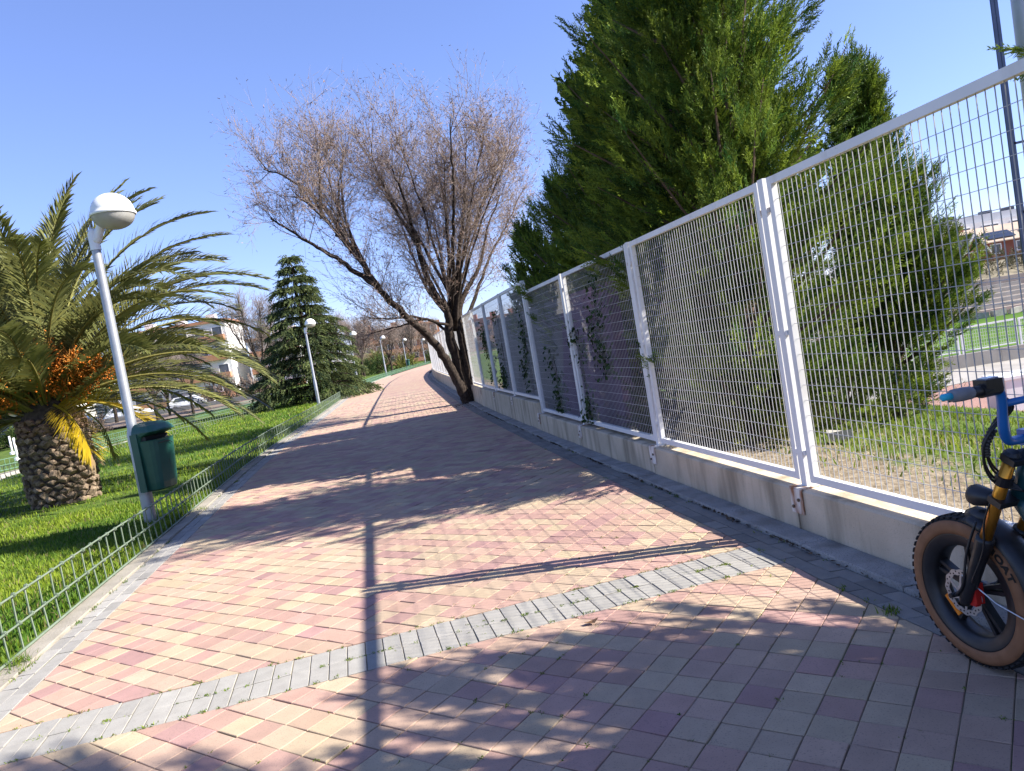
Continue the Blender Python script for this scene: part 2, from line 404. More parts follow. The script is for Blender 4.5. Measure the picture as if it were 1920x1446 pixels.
# far paving: pattern carried by the material
fm = bpy.data.materials.new('far_paving'); fm.use_nodes = True
nt = fm.node_tree; n = nt.nodes; l = nt.links; b = n['Principled BSDF']; b.inputs['Roughness'].default_value = 0.85; b.inputs['Specular IOR Level'].default_value = 0.3
g = n.new('ShaderNodeNewGeometry'); mp = n.new('ShaderNodeMapping'); mp.inputs['Rotation'].default_value = (0, 0, R(36)); mp.inputs['Scale'].default_value = (1 / PT,) * 3
l.new(g.outputs['Position'], mp.inputs[0]); wn_ = n.new('ShaderNodeTexWhiteNoise'); wn_.noise_dimensions = '2D'
fl = n.new('ShaderNodeVectorMath'); fl.operation = 'FLOOR'; l.new(mp.outputs[0], fl.inputs[0]); l.new(fl.outputs[0], wn_.inputs[0])
rp = n.new('ShaderNodeValToRGB'); rp.color_ramp.interpolation = 'CONSTANT'
es = rp.color_ramp.elements; es[0].color = (*COLS[0][0], 1); es[1].position = 0.3; es[1].color = (*COLS[1][0], 1)
e = es.new(0.6); e.color = (*COLS[2][0], 1); e = es.new(0.87); e.color = (*COLS[3][0], 1)
l.new(wn_.outputs[0], rp.inputs[0]); l.new(rp.outputs[0], b.inputs['Base Color'])
ys = np.concatenate([np.arange(30.3, 60, 1.0), np.arange(60, 170, 3)])
structure(obj_from('far_path', [(x, y, -0.004) for y in ys for x in (xl(y), xr(y))], [(2 * i, 2 * i + 1, 2 * i + 3, 2 * i + 2) for i in range(len(ys) - 1)], fm))

# grey block band across the path
band = structure(obj_from('grey_paving_band', [(*(band_u0 + band_d * t - band_n * s), -0.0055) for t, s in ((-0.3, 0), (4.3, 0), (4.3, BW), (-0.3, BW))], [(3, 2, 1, 0)], MT['bed']))
for row in (0, 1):
    for k in range(-4, 47):
        c = band_u0 + band_d * (0.0955 * (k + 0.5 + 0.02 * row)) - band_n * (BW / 4 + BW / 2 * row)
        hx, hy = 0.0955 / 2 - (0.0034 if k % 2 else 0.0018), BW / 4 - 0.002
        q = [c + band_d * sx * hx + band_n * sy * hy for sx, sy in ((-1, -1), (1, -1), (1, 1), (-1, 1))]
        q = clip(q, np.array([xl(c[1]) + 0.005, c[1]]), np.array([0.983, 0.185])); 
        if len(q) > 2: q = clip(q, np.array([xr(c[1]) - 0.005, c[1]]), np.array([-0.983, -0.185]))
        if len(q) < 3 or area(q) < 3e-4: continue
        v = random.gauss(0.30, 0.014); V, F = slab(ccw(q)); obj_from('grey_block', V, F, MT['greyblock'], band, tint=(v, v * 0.94, v * 0.83))

# grey borders (two rows of blocks) along both sides, kerb stones outside them
def side(name, fx, sgn, width, bl, y0, y1, m, val, yind):
    ys = np.arange(y0, y1, 0.5)
    base = structure(obj_from(name, [(fx(y) + sgn * t, y, -0.0056) for y in ys for t in (0.0, width)],
                     [((2 * i, 2 * i + 1, 2 * i + 3, 2 * i + 2) if sgn > 0 else (2 * i + 1, 2 * i, 2 * i + 2, 2 * i + 3)) for i in range(len(ys) - 1)], MT['bed']))
    Vs, Fs, Ts, o_ = [], [], [], 0
    y = y0; ind = 0
    while y < y1 - bl:
        for row in (0, 1):
            off = bl / 2 * row
            ya, yb = y + off + 0.003, y + off + bl - 0.003
            wa = sgn * (width / 2 * row + 0.003); wb = sgn * (width / 2 * (row + 1) - 0.003)
            q = ccw([np.array(p) for p in ((fx(ya) + wa, ya), (fx(ya) + wb, ya), (fx(yb) + wb, yb), (fx(yb) + wa, yb))])
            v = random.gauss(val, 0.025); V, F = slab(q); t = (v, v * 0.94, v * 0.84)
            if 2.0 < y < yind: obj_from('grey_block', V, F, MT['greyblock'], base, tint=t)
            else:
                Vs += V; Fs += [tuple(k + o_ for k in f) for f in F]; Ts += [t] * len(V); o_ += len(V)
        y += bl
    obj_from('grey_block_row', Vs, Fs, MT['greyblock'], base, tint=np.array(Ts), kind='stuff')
    return base
side('left_border', xl, -1, 0.215, 0.205, -1.0, 60, None, 0.29, 16)
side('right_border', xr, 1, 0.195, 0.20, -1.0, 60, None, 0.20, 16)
def kerb(name, fx, sgn, a, b_, y0, y1, top, m, L=0.9):
    base = structure(bpy.data.objects.new(name, None)); C.objects.link(base)
    y = y0; k = 0
    while y < y1:
        l2 = L * random.uniform(0.92, 1.08); ya, yb = y + 0.004, y + l2 - 0.004
        q = ccw([np.array(p) for p in ((fx(ya) + sgn * a, ya), (fx(ya) + sgn * b_, ya), (fx(yb) + sgn * b_, yb), (fx(yb) + sgn * a, yb))])
        V, F = slab(q, z=top + random.gauss(0, 0.003), h=0.1, ch=0.012, tilt=0.0008); obj_from('kerb_stone', V, F, m, base)
        y += l2
    return base
kerb('left_kerb', xl, -1, 0.22, 0.40, -1, 75, 0.018, MT['kerb'])
kerb('right_kerb', xr, 1, 0.20, 0.362, -1, 75, 0.03, MT['kerbdark'])

# ------------------------------------------------------------------ left lawn (raised sheet) and its grass
ys = np.concatenate([np.arange(-5, 40, 1.0), np.arange(40, 121, 4)])
ofs = [0.405, 0.7, 1.5, 3, 5, 7, 9]
LV = []
for y in ys:
    for k, d in enumerate(ofs):
        far = 1.0 if y < 12 else 1
        LV.append((xl(y) - d, y, 0.012 + 0.02 * min(1, d / 1.5) + (random.gauss(0, 0.012) if k > 1 else 0)))
nk = len(ofs)
LF = [(i * nk + j + 1, i * nk + j, (i + 1) * nk + j, (i + 1) * nk + j + 1) for i in range(len(ys) - 1) for j in range(nk - 1)]
lawnm = mat('lawn_soil', (0.05, 0.085, 0.014), (0.10, 0.15, 0.025), 3, 0.95, 0.8, 30, spec=0.1)
structure(obj_from('lawn', LV, LF, lawnm, smooth=True))

def blades(name, X, Y, Z, hgt, cols, wid=0.006, lean=0.45):
    k = len(X); a = rng.uniform(0, 2 * np.pi, k); ln = np.abs(rng.normal(0, lean, k)) * hgt; b_ = rng.uniform(0, 2 * np.pi, k)
    s = np.stack([np.cos(a), np.sin(a), np.zeros(k)], 1) * (wid * rng.uniform(0.6, 1.3, k))[:, None]
    P = np.stack([X, Y, Z], 1); d = np.stack([np.cos(b_) * ln, np.sin(b_) * ln, hgt], 1)
    mid = P + d * np.array([0.35, 0.35, 0.6])
    V = np.stack([P - s, P + s, mid + s * 0.7, mid - s * 0.7, P + d], 1).reshape(-1, 3)
    o = (np.arange(k) * 5)[:, None]
    F = np.concatenate([o + [0, 1, 2], o + [0, 2, 3], o + [3, 2, 4]], 0)
    return big(name, V, F, MT['grass'], tint=np.repeat(cols, 5, 0), kind='stuff')
def grass_cols(X, Y, k):
    f = 0.5 + 0.5 * np.sin(X * 1.7 + 1.3 * np.sin(Y * 0.9)) * np.cos(Y * 1.3 + np.sin(X * 2.1))
    f = np.clip(f + rng.normal(0, 0.28, k), 0, 1)[:, None]
    return np.where(rng.random((k, 1)) < 0.07, np.array([[0.24, 0.20, 0.09]]), np.array([[0.060, 0.140, 0.012]]) * (1 - f) + np.array([[0.225, 0.290, 0.024]]) * f)
# density follows distance so that near turf is thick
k = 112000
y = 3.2 + (rng.power(0.42, k)) * 46; y = np.where(rng.random(k) < 0.35, 3.2 + rng.random(k) * 8, y)
d = 0.42 + rng.power(0.8, k) * np.clip(3 + y * 0.28, 0, 8.5)
x = xl(y) - d
far = np.clip((y - 4) / 25, 0, 1)
o = blades('lawn_grass', x, y, np.full(k, 0.02), rng.uniform(0.025, 0.075, k) * (1 + 0.5 * far), grass_cols(x, y, k), 0.0048 * (1 + 2.4 * far))
o['label'] = 'short bright green lawn grass beside the path'; o['category'] = 'grass'

# ------------------------------------------------------------------ low concrete wall, one panel per bay
PY = [-4.8, -2.45, -0.1, 2.25, 4.6, 6.95, 9.36, 11.65]
yq = 11.65
while yq < 74: yq += 2.2; PY.append(yq)
PY = np.array(PY); STEP = 7                      # from this post on wall and fence stand one step higher
def lift(i): return 0.0 if i < STEP else 0.17
WT = 0.17
cw = root('concrete_wall', (float(xw(4.6)), 4.6, 0), 'low beige concrete wall of long panels carrying the white grating fence', 'wall')
for i in range(len(PY) - 1):
    ya, yb = PY[i] + 0.009, PY[i + 1] - 0.009; h = 0.29 + lift(i) * 1.0
    if i >= 20 and i % 1 == 0: pass
    c = 0.012
    sec = [(0, -0.1), (0, h - c), (c, h), (WT - c, h), (WT, h - c), (WT, -0.1)]
    V = [(xw(yy) + t, yy, z) for yy in (ya, yb) for t, z in sec]; ns = len(sec)
    F = [(j, j + 1, ns + j + 1, ns + j) for j in range(ns - 1)] + [tuple(range(ns))[::-1], tuple(range(ns, 2 * ns))]
    obj_from('wall_panel', V, F, MT['wall'], cw)

# ------------------------------------------------------------------ white grating fence
fence = root('grating_fence', (float(xw(4.6)) + 0.085, 4.6, 0.29), 'tall white steel grating fence standing on the low concrete wall', 'fence')
FX = 0.088
def fp(y): return np.array([xw(y) + FX, y])
barV, barF = box((0, 0, 0), (0.0026, 0.0042, 1.79))
barV2 = barV[:, [1, 0, 2]]
bar_me = bpy.data.meshes.new('bar'); bar_me.from_pydata([tuple(v) for v in barV], [], barF); bar_me.materials.append(MT['wire'])
def rodmesh(L):
    V, F = tube([(0, -L / 2, 0), (0, L / 2, 0)], 0.0017, 6); me = bpy.data.meshes.new('cross_wire'); me.from_pydata([tuple(v) for v in V], [], F); me.materials.append(MT['wire']); return me
for i in range(len(PY) - 1):
    z0 = 0.29 + lift(i); zb, zt = z0 + 0.035, z0 + 1.91
    a, b_ = fp(PY[i]), fp(PY[i + 1]); dv = b_ - a; L = np.linalg.norm(dv); dv /= L
    gap = 0.035 + 0.022
    A, B = a + dv * gap, b_ - dv * gap; Lp = L - 2 * gap; rz = math.atan2(dv[1], dv[0]) - math.pi / 2
    fw, fd = 0.045, 0.04
    parts = [beam((*(A + dv * fw / 2), zb), (*(A + dv * fw / 2), zt), fd, fw, up=(*dv, 0)), beam((*(B - dv * fw / 2), zb), (*(B - dv * fw / 2), zt), fd, fw, up=(*dv, 0)),
             beam((*(A + dv * fw), zt - fw / 2 - 0.001), (*(B - dv * fw), zt - fw / 2 - 0.001), fd - 0.002, fw), beam((*(A + dv * fw), zb + fw / 2 + 0.001), (*(B - dv * fw), zb + fw / 2 + 0.001), fd - 0.002, fw)]
    V, F = join(parts)
    pn = obj_from('fence_panel', V, F, MT['white'], fence)
    inner = Lp - 2 * fw; nb = int(round(inner / 0.0455)); nh = 19
    zc = (zb + zt) / 2; H_ = zt - zb - 2 * fw
    if i in (3, 4):
        rm = rodmesh(inner)
        for k in range(1, nb):
            p = A + dv * (fw + inner * k / nb)
            o = bpy.data.objects.new('bar', bar_me); C.objects.link(o); o.location = (p[0], p[1], zc); o.rotation_euler[2] = rz + math.pi / 2; o.parent = pn
        p = (A + B) / 2
        for k in range(1, nh):
            o = bpy.data.objects.new('cross_wire', rm); C.objects.link(o); o.location = (p[0] + dv[1] * 0.0, p[1], zb + fw + H_ * k / nh); o.rotation_euler[2] = rz; o.parent = pn
    else:
        far_ = PY[i] > 26
        kb = nb if not far_ else nb // 2
        bm_ = []
        for k in range(1, kb):
            p = A + dv * (fw + inner * k / kb); bm_.append(box((p[0], p[1], zc), (0.0022 * (2 if far_ else 1), 0.0032, H_), rz=rz + math.pi / 2))
        if PY[i] < 45:
            for k in range(1, nh):
                zz = zb + fw + H_ * k / nh; bm_.append(beam((*(A + dv * fw), zz), (*(B - dv * fw), zz), 0.0032, 0.0032))
        V, F = join(bm_); g = obj_from('grating', V, F, MT['wire'], pn); g['kind'] = 'stuff'
for i, y in enumerate(PY):
    if y > 60: break
    z0 = 0.29 + min(lift(i), lift(max(0, i - 1))); p = fp(y); dv = fp(y + 0.1) - fp(y - 0.1); dv /= np.linalg.norm(dv); nv = np.array([-dv[1], dv[0]])  # nv points to the path
    zt = 0.29 + lift(i) + 1.915
    V, F = beam((*p, z0 + 0.006), (*p, zt), 0.06, 0.058, up=(*dv, 0)); po = obj_from('post', V, F, MT['white'], fence)
    if y < 30:
        # base plate folded over the wall, with two bolts
        face = p + nv * (FX + 0.006)
        q = join([beam((*(p - dv * 0.065), z0 + 0.004), (*(p + dv * 0.065), z0 + 0.004), 2 * FX + 0.012, 0.008),
                  beam((*(face - dv * 0.001), z0 + 0.0), (*(face - dv * 0.001), z0 - 0.155), 0.008, 0.128, up=(*dv, 0))])
        obj_from('base_plate', *q, MT['rust'], po)
        for s, zz in ((0.03, -0.065), (-0.035, -0.115)):
            c = face + dv * -s + nv * 0.004
            q = tube([(*c, z0 + zz), (*(c + nv * 0.010), z0 + zz)], 0.011, 6); obj_from('bolt', *q, MT['bolt'], po)
        for zz in (0.22, 0.97, 1.72):
            for s in (-1, 1):
                c = p + dv * s * 0.043; q = box((c[0] + nv[0] * 0.012, c[1] + nv[1] * 0.012, 0.29 + lift(i if s > 0 else max(0, i - 1)) + zz), (0.022, 0.03, 0.03), rz=math.atan2(dv[1], dv[0]))
                obj_from('clip', *q, MT['rust'] if zz > 1.5 else MT['white'], po)

# ------------------------------------------------------------------ low green wire fences on the left
def low_fence(name, pts, label, m, h=0.40, sp=0.2, indiv=300, rr=0.0065, rings=True, yring=16, posts=True):
    P = np.array(pts, float); seg = np.linalg.norm(np.diff(P, axis=0), axis=1); cum = np.concatenate([[0], np.cumsum(seg)])
    def at(s): return np.array([np.interp(s, cum, P[:, 0]), np.interp(s, cum, P[:, 1])])
    L = cum[-1]; r = root(name, (P[0, 0], P[0, 1], 0), label, 'fence')
    ss = np.arange(0, L + 0.01, 0.5)
    for zz, rad in ((h, rr * 1.15), (h * 0.52, rr * 1.15), (0.035, rr * 1.5)):
        q = tube([(*at(s), zz + 0.004 * math.sin(s * 1.7)) for s in ss], rad, 6); obj_from('rail', *q, m, r, smooth=True)
    n_ = int(L / sp); rest = []
    for k in range(n_):
        s = (k + 0.5) * sp; p = at(s); t = at(s + 0.05) - at(s - 0.05); t /= np.linalg.norm(t); nv = np.array([-t[1], t[0]])
        lean = nv * random.gauss(0, 0.004) + t * random.gauss(0, 0.004)
        off = nv * (0.013 if k % 2 else 0.013)
        parts = [tube([(*(p + off * 0.3), 0.0), (*(p + off + lean), h * 0.5), (*(p + off + lean), h - 0.012), (*(p + lean + off * 0.3), h + 0.014)], rr, 5)]
        if rings and p[1] < yring:
            for zz in (h, h * 0.52):
                ring = [(*(p + lean + nv * 0.0125 * math.cos(a)), zz + 0.0125 * math.sin(a)) for a in np.linspace(0, 2 * math.pi, 8)]
                parts.append(tube(ring, 0.0065, 5, cap=False))
                parts.append(tube([(*(p + lean - t * 0.012), zz), (*(p + lean + t * 0.012), zz)], rr * 1.9, 6))
        q = join(parts)
        if k < indiv: obj_from('picket', *q, m, r)
        else: rest.append(q)
    if rest: o = obj_from('picket_row', *join(rest), m, r, kind='stuff')
    return r
yy_ = np.arange(2.0, 41.6, 0.5)
low_fence('low_wire_fence', [(xl(y) - 0.36, y) for y in yy_], 'knee-high green wire fence running along the kerb between lawn and path', MT['greenrail'], indiv=205)
low_fence('low_wire_fence', [(xl(y) - 0.36, y) for y in np.arange(47, 118, 1.0)], 'far knee-high green fence along the path beyond the dark cedar', MT['greenrail2'], rings=False, indiv=0, sp=0.24, rr=0.010)
low_fence('low_wire_fence', [(-16.5, 9), (-14.45, 20.5), (-13.95, 30), (-12.7, 37.0)], 'knee-high green fence behind the palm on the near side of the narrow side path', MT['greenrail'], rings=False, indiv=0, rr=0.009)
low_fence('low_wire_fence', [(-21.0, 9), (-17.2, 27.3), (-17.6, 41), (-18.5, 60)], 'knee-high green fence behind the palm on the far side of the narrow side path', MT['greenrail2'], rings=False, indiv=0, rr=0.010)

# ------------------------------------------------------------------ street lamps
def lamp_meshes():
    d = {}
    d['pole'] = lathe([(0.075, 0), (0.075, 1.15), (0.058, 1.22), (0.052, 3.42)], 16)
    prof = [(0.060, 3.40), (0.060, 3.60), (0.03, 3.66), (0.0, 3.66)]
    n1 = lathe(prof, 14); n2 = tube(bez([(0.01, 0, 3.50), (0.07, 0, 3.60), (0.14, 0, 3.73)], 5), [0.058] * 4 + [0.05] * 3 + [0.045] * 4, 12)
    d['neck'] = join([n1, n2])
    cx, cz = 0.285, 3.80
    tilt = -0.04
    dome = lathe([(0.250, -0.030), (0.258, -0.022), (0.258, 0.0), (0.243, 0.012)] + [(0.243 * math.cos(t), 0.012 + 0.225 * math.sin(t)) for t in np.linspace(0.12, math.pi / 2, 9)], 28, (cx, 0, cz))
    bowl = lathe([(0.244, -0.020)] + [(0.240 * math.cos(t), -0.02 - 0.175 * math.sin(t)) for t in np.linspace(0.1, math.pi / 2, 9)], 28, (cx, 0, cz))
    d['dome'] = dome; d['diffuser'] = bowl
    d['hatch'] = box((0, -0.078, 0.55), (0.075, 0.006, 0.3))
    return d
LM = lamp_meshes()
LMM = {'pole': MT['galv'], 'neck': MT['lampwhite'], 'dome': MT['lampwhite'], 'diffuser': MT['diffuser'], 'hatch': MT['galv']}
lamps = [(-4.66, 9.12, 'grey street lamp with white dome standing beside the palm, a green bin on its pole'),
         (-9.02, 34.8, 'street lamp with white dome in front of the dark layered cedar'),
         (-10.95, 54, 'street lamp half hidden behind the right edge of the cedar'),
         (-12.0, 73.5, 'street lamp between bare trees, next beyond the cedar along the far fence'),
         (-13.0, 97, 'far street lamp with a small green bin on its pole'),
         (-12.75, 117, 'farthest street lamp, close to the end of the white fence')]
first = {}
for x, y, lab in lamps:
    r = root('street_lamp', (x, y, 0), lab, 'street lamp', 'street lamps along the path')
    for k, (V, F) in LM.items():
        if k not in first: first[k] = obj_from(k, V, F, LMM[k], r, keep=False, smooth=(k != 'hatch'))
        else:
            o = first[k].copy(); C.objects.link(o); o.parent = r

# ------------------------------------------------------------------ litter bins on lamp poles
def litter_bin(loc, rz, label, s=1.0):
    r = root('litter_bin', loc, label, 'litter bin', 'bins on lamp poles', rz=rz); r.scale = (s, s, s)
    def sec(w, d, z, y0=0.0, n=9):      # D-shaped section: flat back at x=0, rounded front towards +x
        pts = [(0, -w / 2, z)]
        for a in np.linspace(-math.pi / 2, math.pi / 2, n):
            ca, sa = math.cos(a), math.sin(a); e = 0.55
            pts.append((d * (0.42 + 0.58 * abs(ca) ** e), (w / 2) * math.copysign(abs(sa) ** e, sa), z))
        pts.append((0, w / 2, z)); return pts
    def loft(secs, cap0=True, cap1=True):
        k = len(secs[0]); V = [p for s_ in secs for p in s_]
        F = [(i * k + j, i * k + (j + 1) % k, (i + 1) * k + (j + 1) % k, (i + 1) * k + j) for i in range(len(secs) - 1) for j in range(k)]
        if cap0: F.append(tuple(range(k))[::-1])
        if cap1: F.append(tuple(range((len(secs) - 1) * k, len(secs) * k)))
        return V, F
    V, F = loft([sec(0.27, 0.20, 0.0), sec(0.33, 0.235, 0.02), sec(0.35, 0.25, 0.1), sec(0.40, 0.29, 0.60), sec(0.405, 0.295, 0.615), sec(0.385, 0.28, 0.618), sec(0.37, 0.27, 0.52)], True, True)
    body = obj_from('body', V, F, MT['bin'], r, keep=False)
    V, F = loft([sec(0.41, 0.10, 0.60), sec(0.412, 0.14, 0.66), sec(0.413, 0.33, 0.718), sec(0.405, 0.325, 0.735), sec(0.36, 0.28, 0.79), sec(0.26, 0.19, 0.825), sec(0.10, 0.08, 0.838)], False, True)
    obj_from('hood', V, F, MT['bin'], r, keep=False)
    for sy in (-1, 1): obj_from('side_frame', *box((0.03, sy * 0.213, 0.36), (0.10, 0.014, 0.70)), MT['bin'], r, keep=False)
    obj_from('mouth_shade', *box((0.09, 0, 0.64), (0.16, 0.36, 0.05)), MT['dark'], r, keep=False)  # solid black box in place of the shade inside the opening
    obj_from('back_plate', *join([box((-0.012, 0, 0.37), (0.022, 0.36, 0.74)), box((-0.045, 0, 0.60), (0.05, 0.17, 0.05)), box((-0.045, 0, 0.18), (0.05, 0.17, 0.05))]), MT['bin'], r, keep=False)
    V, F = tube([(0.296, -0.12, 0.57), (0.30, -0.02, 0.575), (0.30, 0.05, 0.57), (0.300, 0.09, 0.54)], 0.005, 5); obj_from('groove_shade', V, F, MT['dark'], body, keep=False)  # thin black tube drawn as the shade of a groove
    return r
litter_bin((-4.515, 9.10, 0.43), R(-18), 'dark green plastic litter bin with hooded opening, on the pole beside the palm')
litter_bin((-12.85, 96.95, 0.45), R(-18), 'small far green litter bin on a lamp pole near the end of the path', 1.0)

# ------------------------------------------------------------------ foliage templates
def spray_template(seed, nt_=11, sub=4, wid=0.030, ang=38, taper=0.75, flat=0.55):
    """feathery spray along +Z, length 1: thin tapered leaflets on side twigs"""
    r = np.random.default_rng(seed); V = []; F = []
    def tri(p, q, w_, nrm):
        s = np.cross(q - p, nrm); s = s / (np.linalg.norm(s) + 1e-9) * w_
        o = len(V); V.extend([p - s * 0.6, p + s * 0.6, q]); F.append((o, o + 1, o + 2))
    tri(np.zeros(3), np.array([0, 0, 1.0]), wid * 0.6, np.array([0, 1.0, 0]))
    for j in range(nt_):
        t = 0.05 + 0.9 * j / nt_; az = (0 if j % 2 else math.pi) + r.normal(0, 0.6)
        a = R(ang) * r.uniform(0.75, 1.25)
        d = np.array([math.cos(az) * math.sin(a), math.sin(az) * math.sin(a) * flat, math.cos(a)]); d /= np.linalg.norm(d)
        L = 0.40 * (1 - taper * t) * r.uniform(0.75, 1.2); p = np.array([0, 0, t]); q = p + d * L
        nr = r.normal(size=3); tri(p, q, wid, nr)
        for i in range(sub):
            u = (i + 0.6) / (sub + 0.3); e = d * 0.8 + r.normal(0, 0.5, 3) + np.array([0, 0, 0.3]); e /= np.linalg.norm(e)
            pp = p + d * L * u; tri(pp, pp + e * L * 0.5 * r.uniform(0.7, 1.2), wid * 1.15, r.normal(size=3))
    return np.array(V), np.array(F)
SPR = [spray_template(s, 13, 4, 0.033, 33, 0.82, 0.7) for s in (1, 2, 3, 4)]
SPRD = [spray_template(s, 6, 1, 0.085, 34) for s in (14, 15, 16)]
SPRM = [spray_template(s, 9, 2, 0.050, 34, 0.8, 0.7) for s in (21, 22, 23)]
SPRH = [spray_template(s, 5, 1, 0.15, 36) for s in (8, 9)]
SPRC = [spray_template(s, 8, 2, 0.08) for s in (5, 6, 7)]

def plume(P0, P1, rad, n, r, size, tips=True):
    """sprays along a branch from P0 to P1 forming a flame: positions and directions"""
    P0 = np.array(P0, float); P1 = np.array(P1, float); ax = P1 - P0; L = np.linalg.norm(ax); ax /= L
    t = r.power(1.3, n) if n > 1 else np.array([1.0]); t = 0.12 + 0.88 * t
    prof = np.sin(np.clip((1 - t) * 1.15 + 0.08, 0, 1) ** 0.75 * math.pi * 0.62) * rad
    D = r.normal(size=(n, 3)); D -= (D @ ax)[:, None] * ax; D /= np.linalg.norm(D, axis=1)[:, None] + 1e-9
    rr = np.sqrt(r.random(n)) * prof
    P = P0 + ax * (t * L)[:, None] + D * (rr * 0.75)[:, None]
    dirs = ax * (0.75 + 0.6 * t)[:, None] + D * (0.75 * (1 - 0.75 * t) + 0.1)[:, None] + np.array([0, 0, 0.25]) + r.normal(0, 0.18, (n, 3))
    return P, dirs, size * r.uniform(0.7, 1.25, n) * (1.05 - 0.3 * t)

def foliage(Ps, Ds, Ss, r, tmpl, cols, spread=0.27):
    """Ps.. arrays -> merged mesh data with per-spray tint"""
    parts = []; which = r.integers(0, len(tmpl), len(Ps))
    base = np.array(cols)
    for k, (TV, TF) in enumerate(tmpl):
        m_ = which == k
        if not m_.any(): continue
        V, F = scatter(TV, TF, frames(Ds[m_], r), Ps[m_], Ss[m_])
        f = r.random(m_.sum())[:, None]; c = base[0] * (1 - f) + base[1] * f; c = c * r.normal(1, spread, (m_.sum(), 1)).clip(0.5, 1.6)
        parts.append((V, F, np.repeat(c, len(TV), 0)))
    return merge(parts)

def cypress(loc, height, radius, label, seed, nbr=70, per=52, z_low=0.1, cols=((0.032, 0.084, 0.019), (0.205, 0.262, 0.030)), size=0.30, lean=(0, 0), extra=(), tips=(), tmpl=None, shape=None, group='cypresses behind the white fence'):
    r = np.random.default_rng(seed); loc = np.array(loc, float)
    ro = root('cypress_tree', tuple(loc), label, 'tree', group)
    top = loc + np.array([lean[0], lean[1], height])
    tr = [loc + (top - loc) * t + np.array([math.sin(t * 5 + seed) * 0.06, math.cos(t * 4 + seed) * 0.06, 0]) * (t > 0) for t in np.linspace(0, 0.92, 9)]
    parts = [tube([loc - np.array([0, 0, 0.15])] + tr[1:], np.linspace(0.15, 0.02, 9) * height / 6.5, 9)]
    Ps, Ds, Ss = [], [], []
    shape = shape or (lambda t: (1 - t) ** 0.75 * (0.55 + 0.9 * min(t * 3, 0.5)))
    ends = []
    for k in range(nbr):
        t = z_low + (0.97 - z_low) * (k + r.random()) / nbr; az = k * 2.399 + r.normal(0, 0.4)
        p0 = loc + (top - loc) * (t * 0.93)
        reach = radius * shape(t) * r.uniform(0.55, 1.35); up = 0.55 + 0.9 * t
        d = np.array([math.cos(az), math.sin(az), up * r.uniform(0.6, 1.3)])
        p1 = p0 + d * reach / math.hypot(d[0], d[1]) if reach > 0.25 else p0 + np.array([d[0] * 0.2, d[1] * 0.2, 0.5])
        ends.append((p0, p1))
    ends.append((loc + (top - loc) * 0.8, top + np.array([0, 0, 0.25])))
    for p in extra: ends.append((np.array(p[0], float), np.array(p[1], float)))
    for p0, p1 in ends:
        L = np.linalg.norm(p1 - p0)
        parts.append(tube([p0, (p0 + p1) / 2 + np.array([0, 0, -0.05 * L]), p1], [0.028, 0.016, 0.004], 4, cap=False))
        n_ = max(14, int(per * (0.45 + 0.55 * L / max(radius, 0.5))))
        a, b_, c = plume(p0, p1, 0.12 + 0.16 * L, n_, r, size); Ps.append(a); Ds.append(b_); Ss.append(c)
    obj_from('trunk', *join(parts), MT['barkcyp'], ro)
    V, F, T = foliage(np.concatenate(Ps), np.concatenate(Ds), np.concatenate(Ss), r, tmpl or SPR, cols)
    big('crown', V, F, MT['cyp'], ro, tint=T)
    for p0, p1 in tips:
        p0 = np.array(p0); p1 = np.array(p1); a, b_, c = plume(p0, p1, 0.16, 60, r, 0.2); V, F, T = foliage(a, b_, c, r, SPR, cols); tp = big('branch_tip', V, F, MT['cyp'], ro, tint=T)
        obj_from('stem', *tube([p0, (p0 + p1) / 2 - np.array([0, 0, 0.05]), p1], [0.012, 0.007, 0.002], 5), MT['barkcyp'], tp)
    return ro
def gz(x, y): return float(zs(x - xw(y)))
cypress((2.48, 7.75, gz(2.48, 7.75)), 7.2, 1.62, 'tall bushy dark green cypress rising highest above the fence', 21, nbr=130, per=80, z_low=0.02,
        extra=[((2.5, 7.7, 2.0), (3.75, 7.4, 3.75)), ((2.4, 7.6, 2.2), (1.05, 7.6, 3.9)), ((2.4, 7.7, 1.3), (1.2, 7.9, 2.75)), ((2.5, 7.6, 3.0), (2.6, 6.3, 4.6)),
               ((2.5, 7.6, 2.0), (2.5, 6.35, 3.3)), ((2.5, 7.6, 3.8), (2.7, 6.5, 5.4)), ((2.6, 7.6, 1.2), (2.9, 6.6, 2.2)), ((2.4, 7.6, 0.2), (1.75, 6.9, 1.2)), ((2.4, 7.7, 0.4), (1.6, 8.2, 1.5)), ((2.5, 7.6, 0.2), (2.3, 6.75, 0.9))])
cypress((4.75, 9.3, gz(4.75, 9.3)), 4.3, 1.05, 'smaller cypress with a pointed tip seen through the nearest fence panels', 22, nbr=90, per=66, z_low=0.04,
        shape=lambda t: (1 - t) ** 0.9 * (0.62 + 0.8 * min(t * 2.2, 0.5)), extra=[((4.8, 9.3, 0.6), (5.35, 9.3, 2.3)), ((4.8, 9.3, 0.5), (5.2, 9.2, 2.6)), ((4.8, 9.3, 0.9), (5.5, 9.2, 2.5)), ((4.8, 9.3, 0.7), (5.45, 9.2, 1.9)), ((4.7, 9.2, 0.3), (5.2, 9.1, 1.4))])
cypress((1.95, 11.6, gz(1.95, 11.6)), 5.2, 1.5, 'broad cypress behind the fence just left of the tallest one', 23, nbr=80, per=66, z_low=0.05, tmpl=SPRM)
cypress((1.55, 14.6, gz(1.55, 14.6)), 4.3, 1.4, 'lower cypress behind the stepped fence panels, next to the bare tree', 24, nbr=70, per=60, z_low=0.05, tmpl=SPRM)
cypress((0.95, 17.3, gz(0.95, 17.3)), 3.9, 1.3, 'lowest cypress, close behind the trunk of the bare tree', 25, nbr=60, per=46, z_low=0.1, tmpl=SPRC)
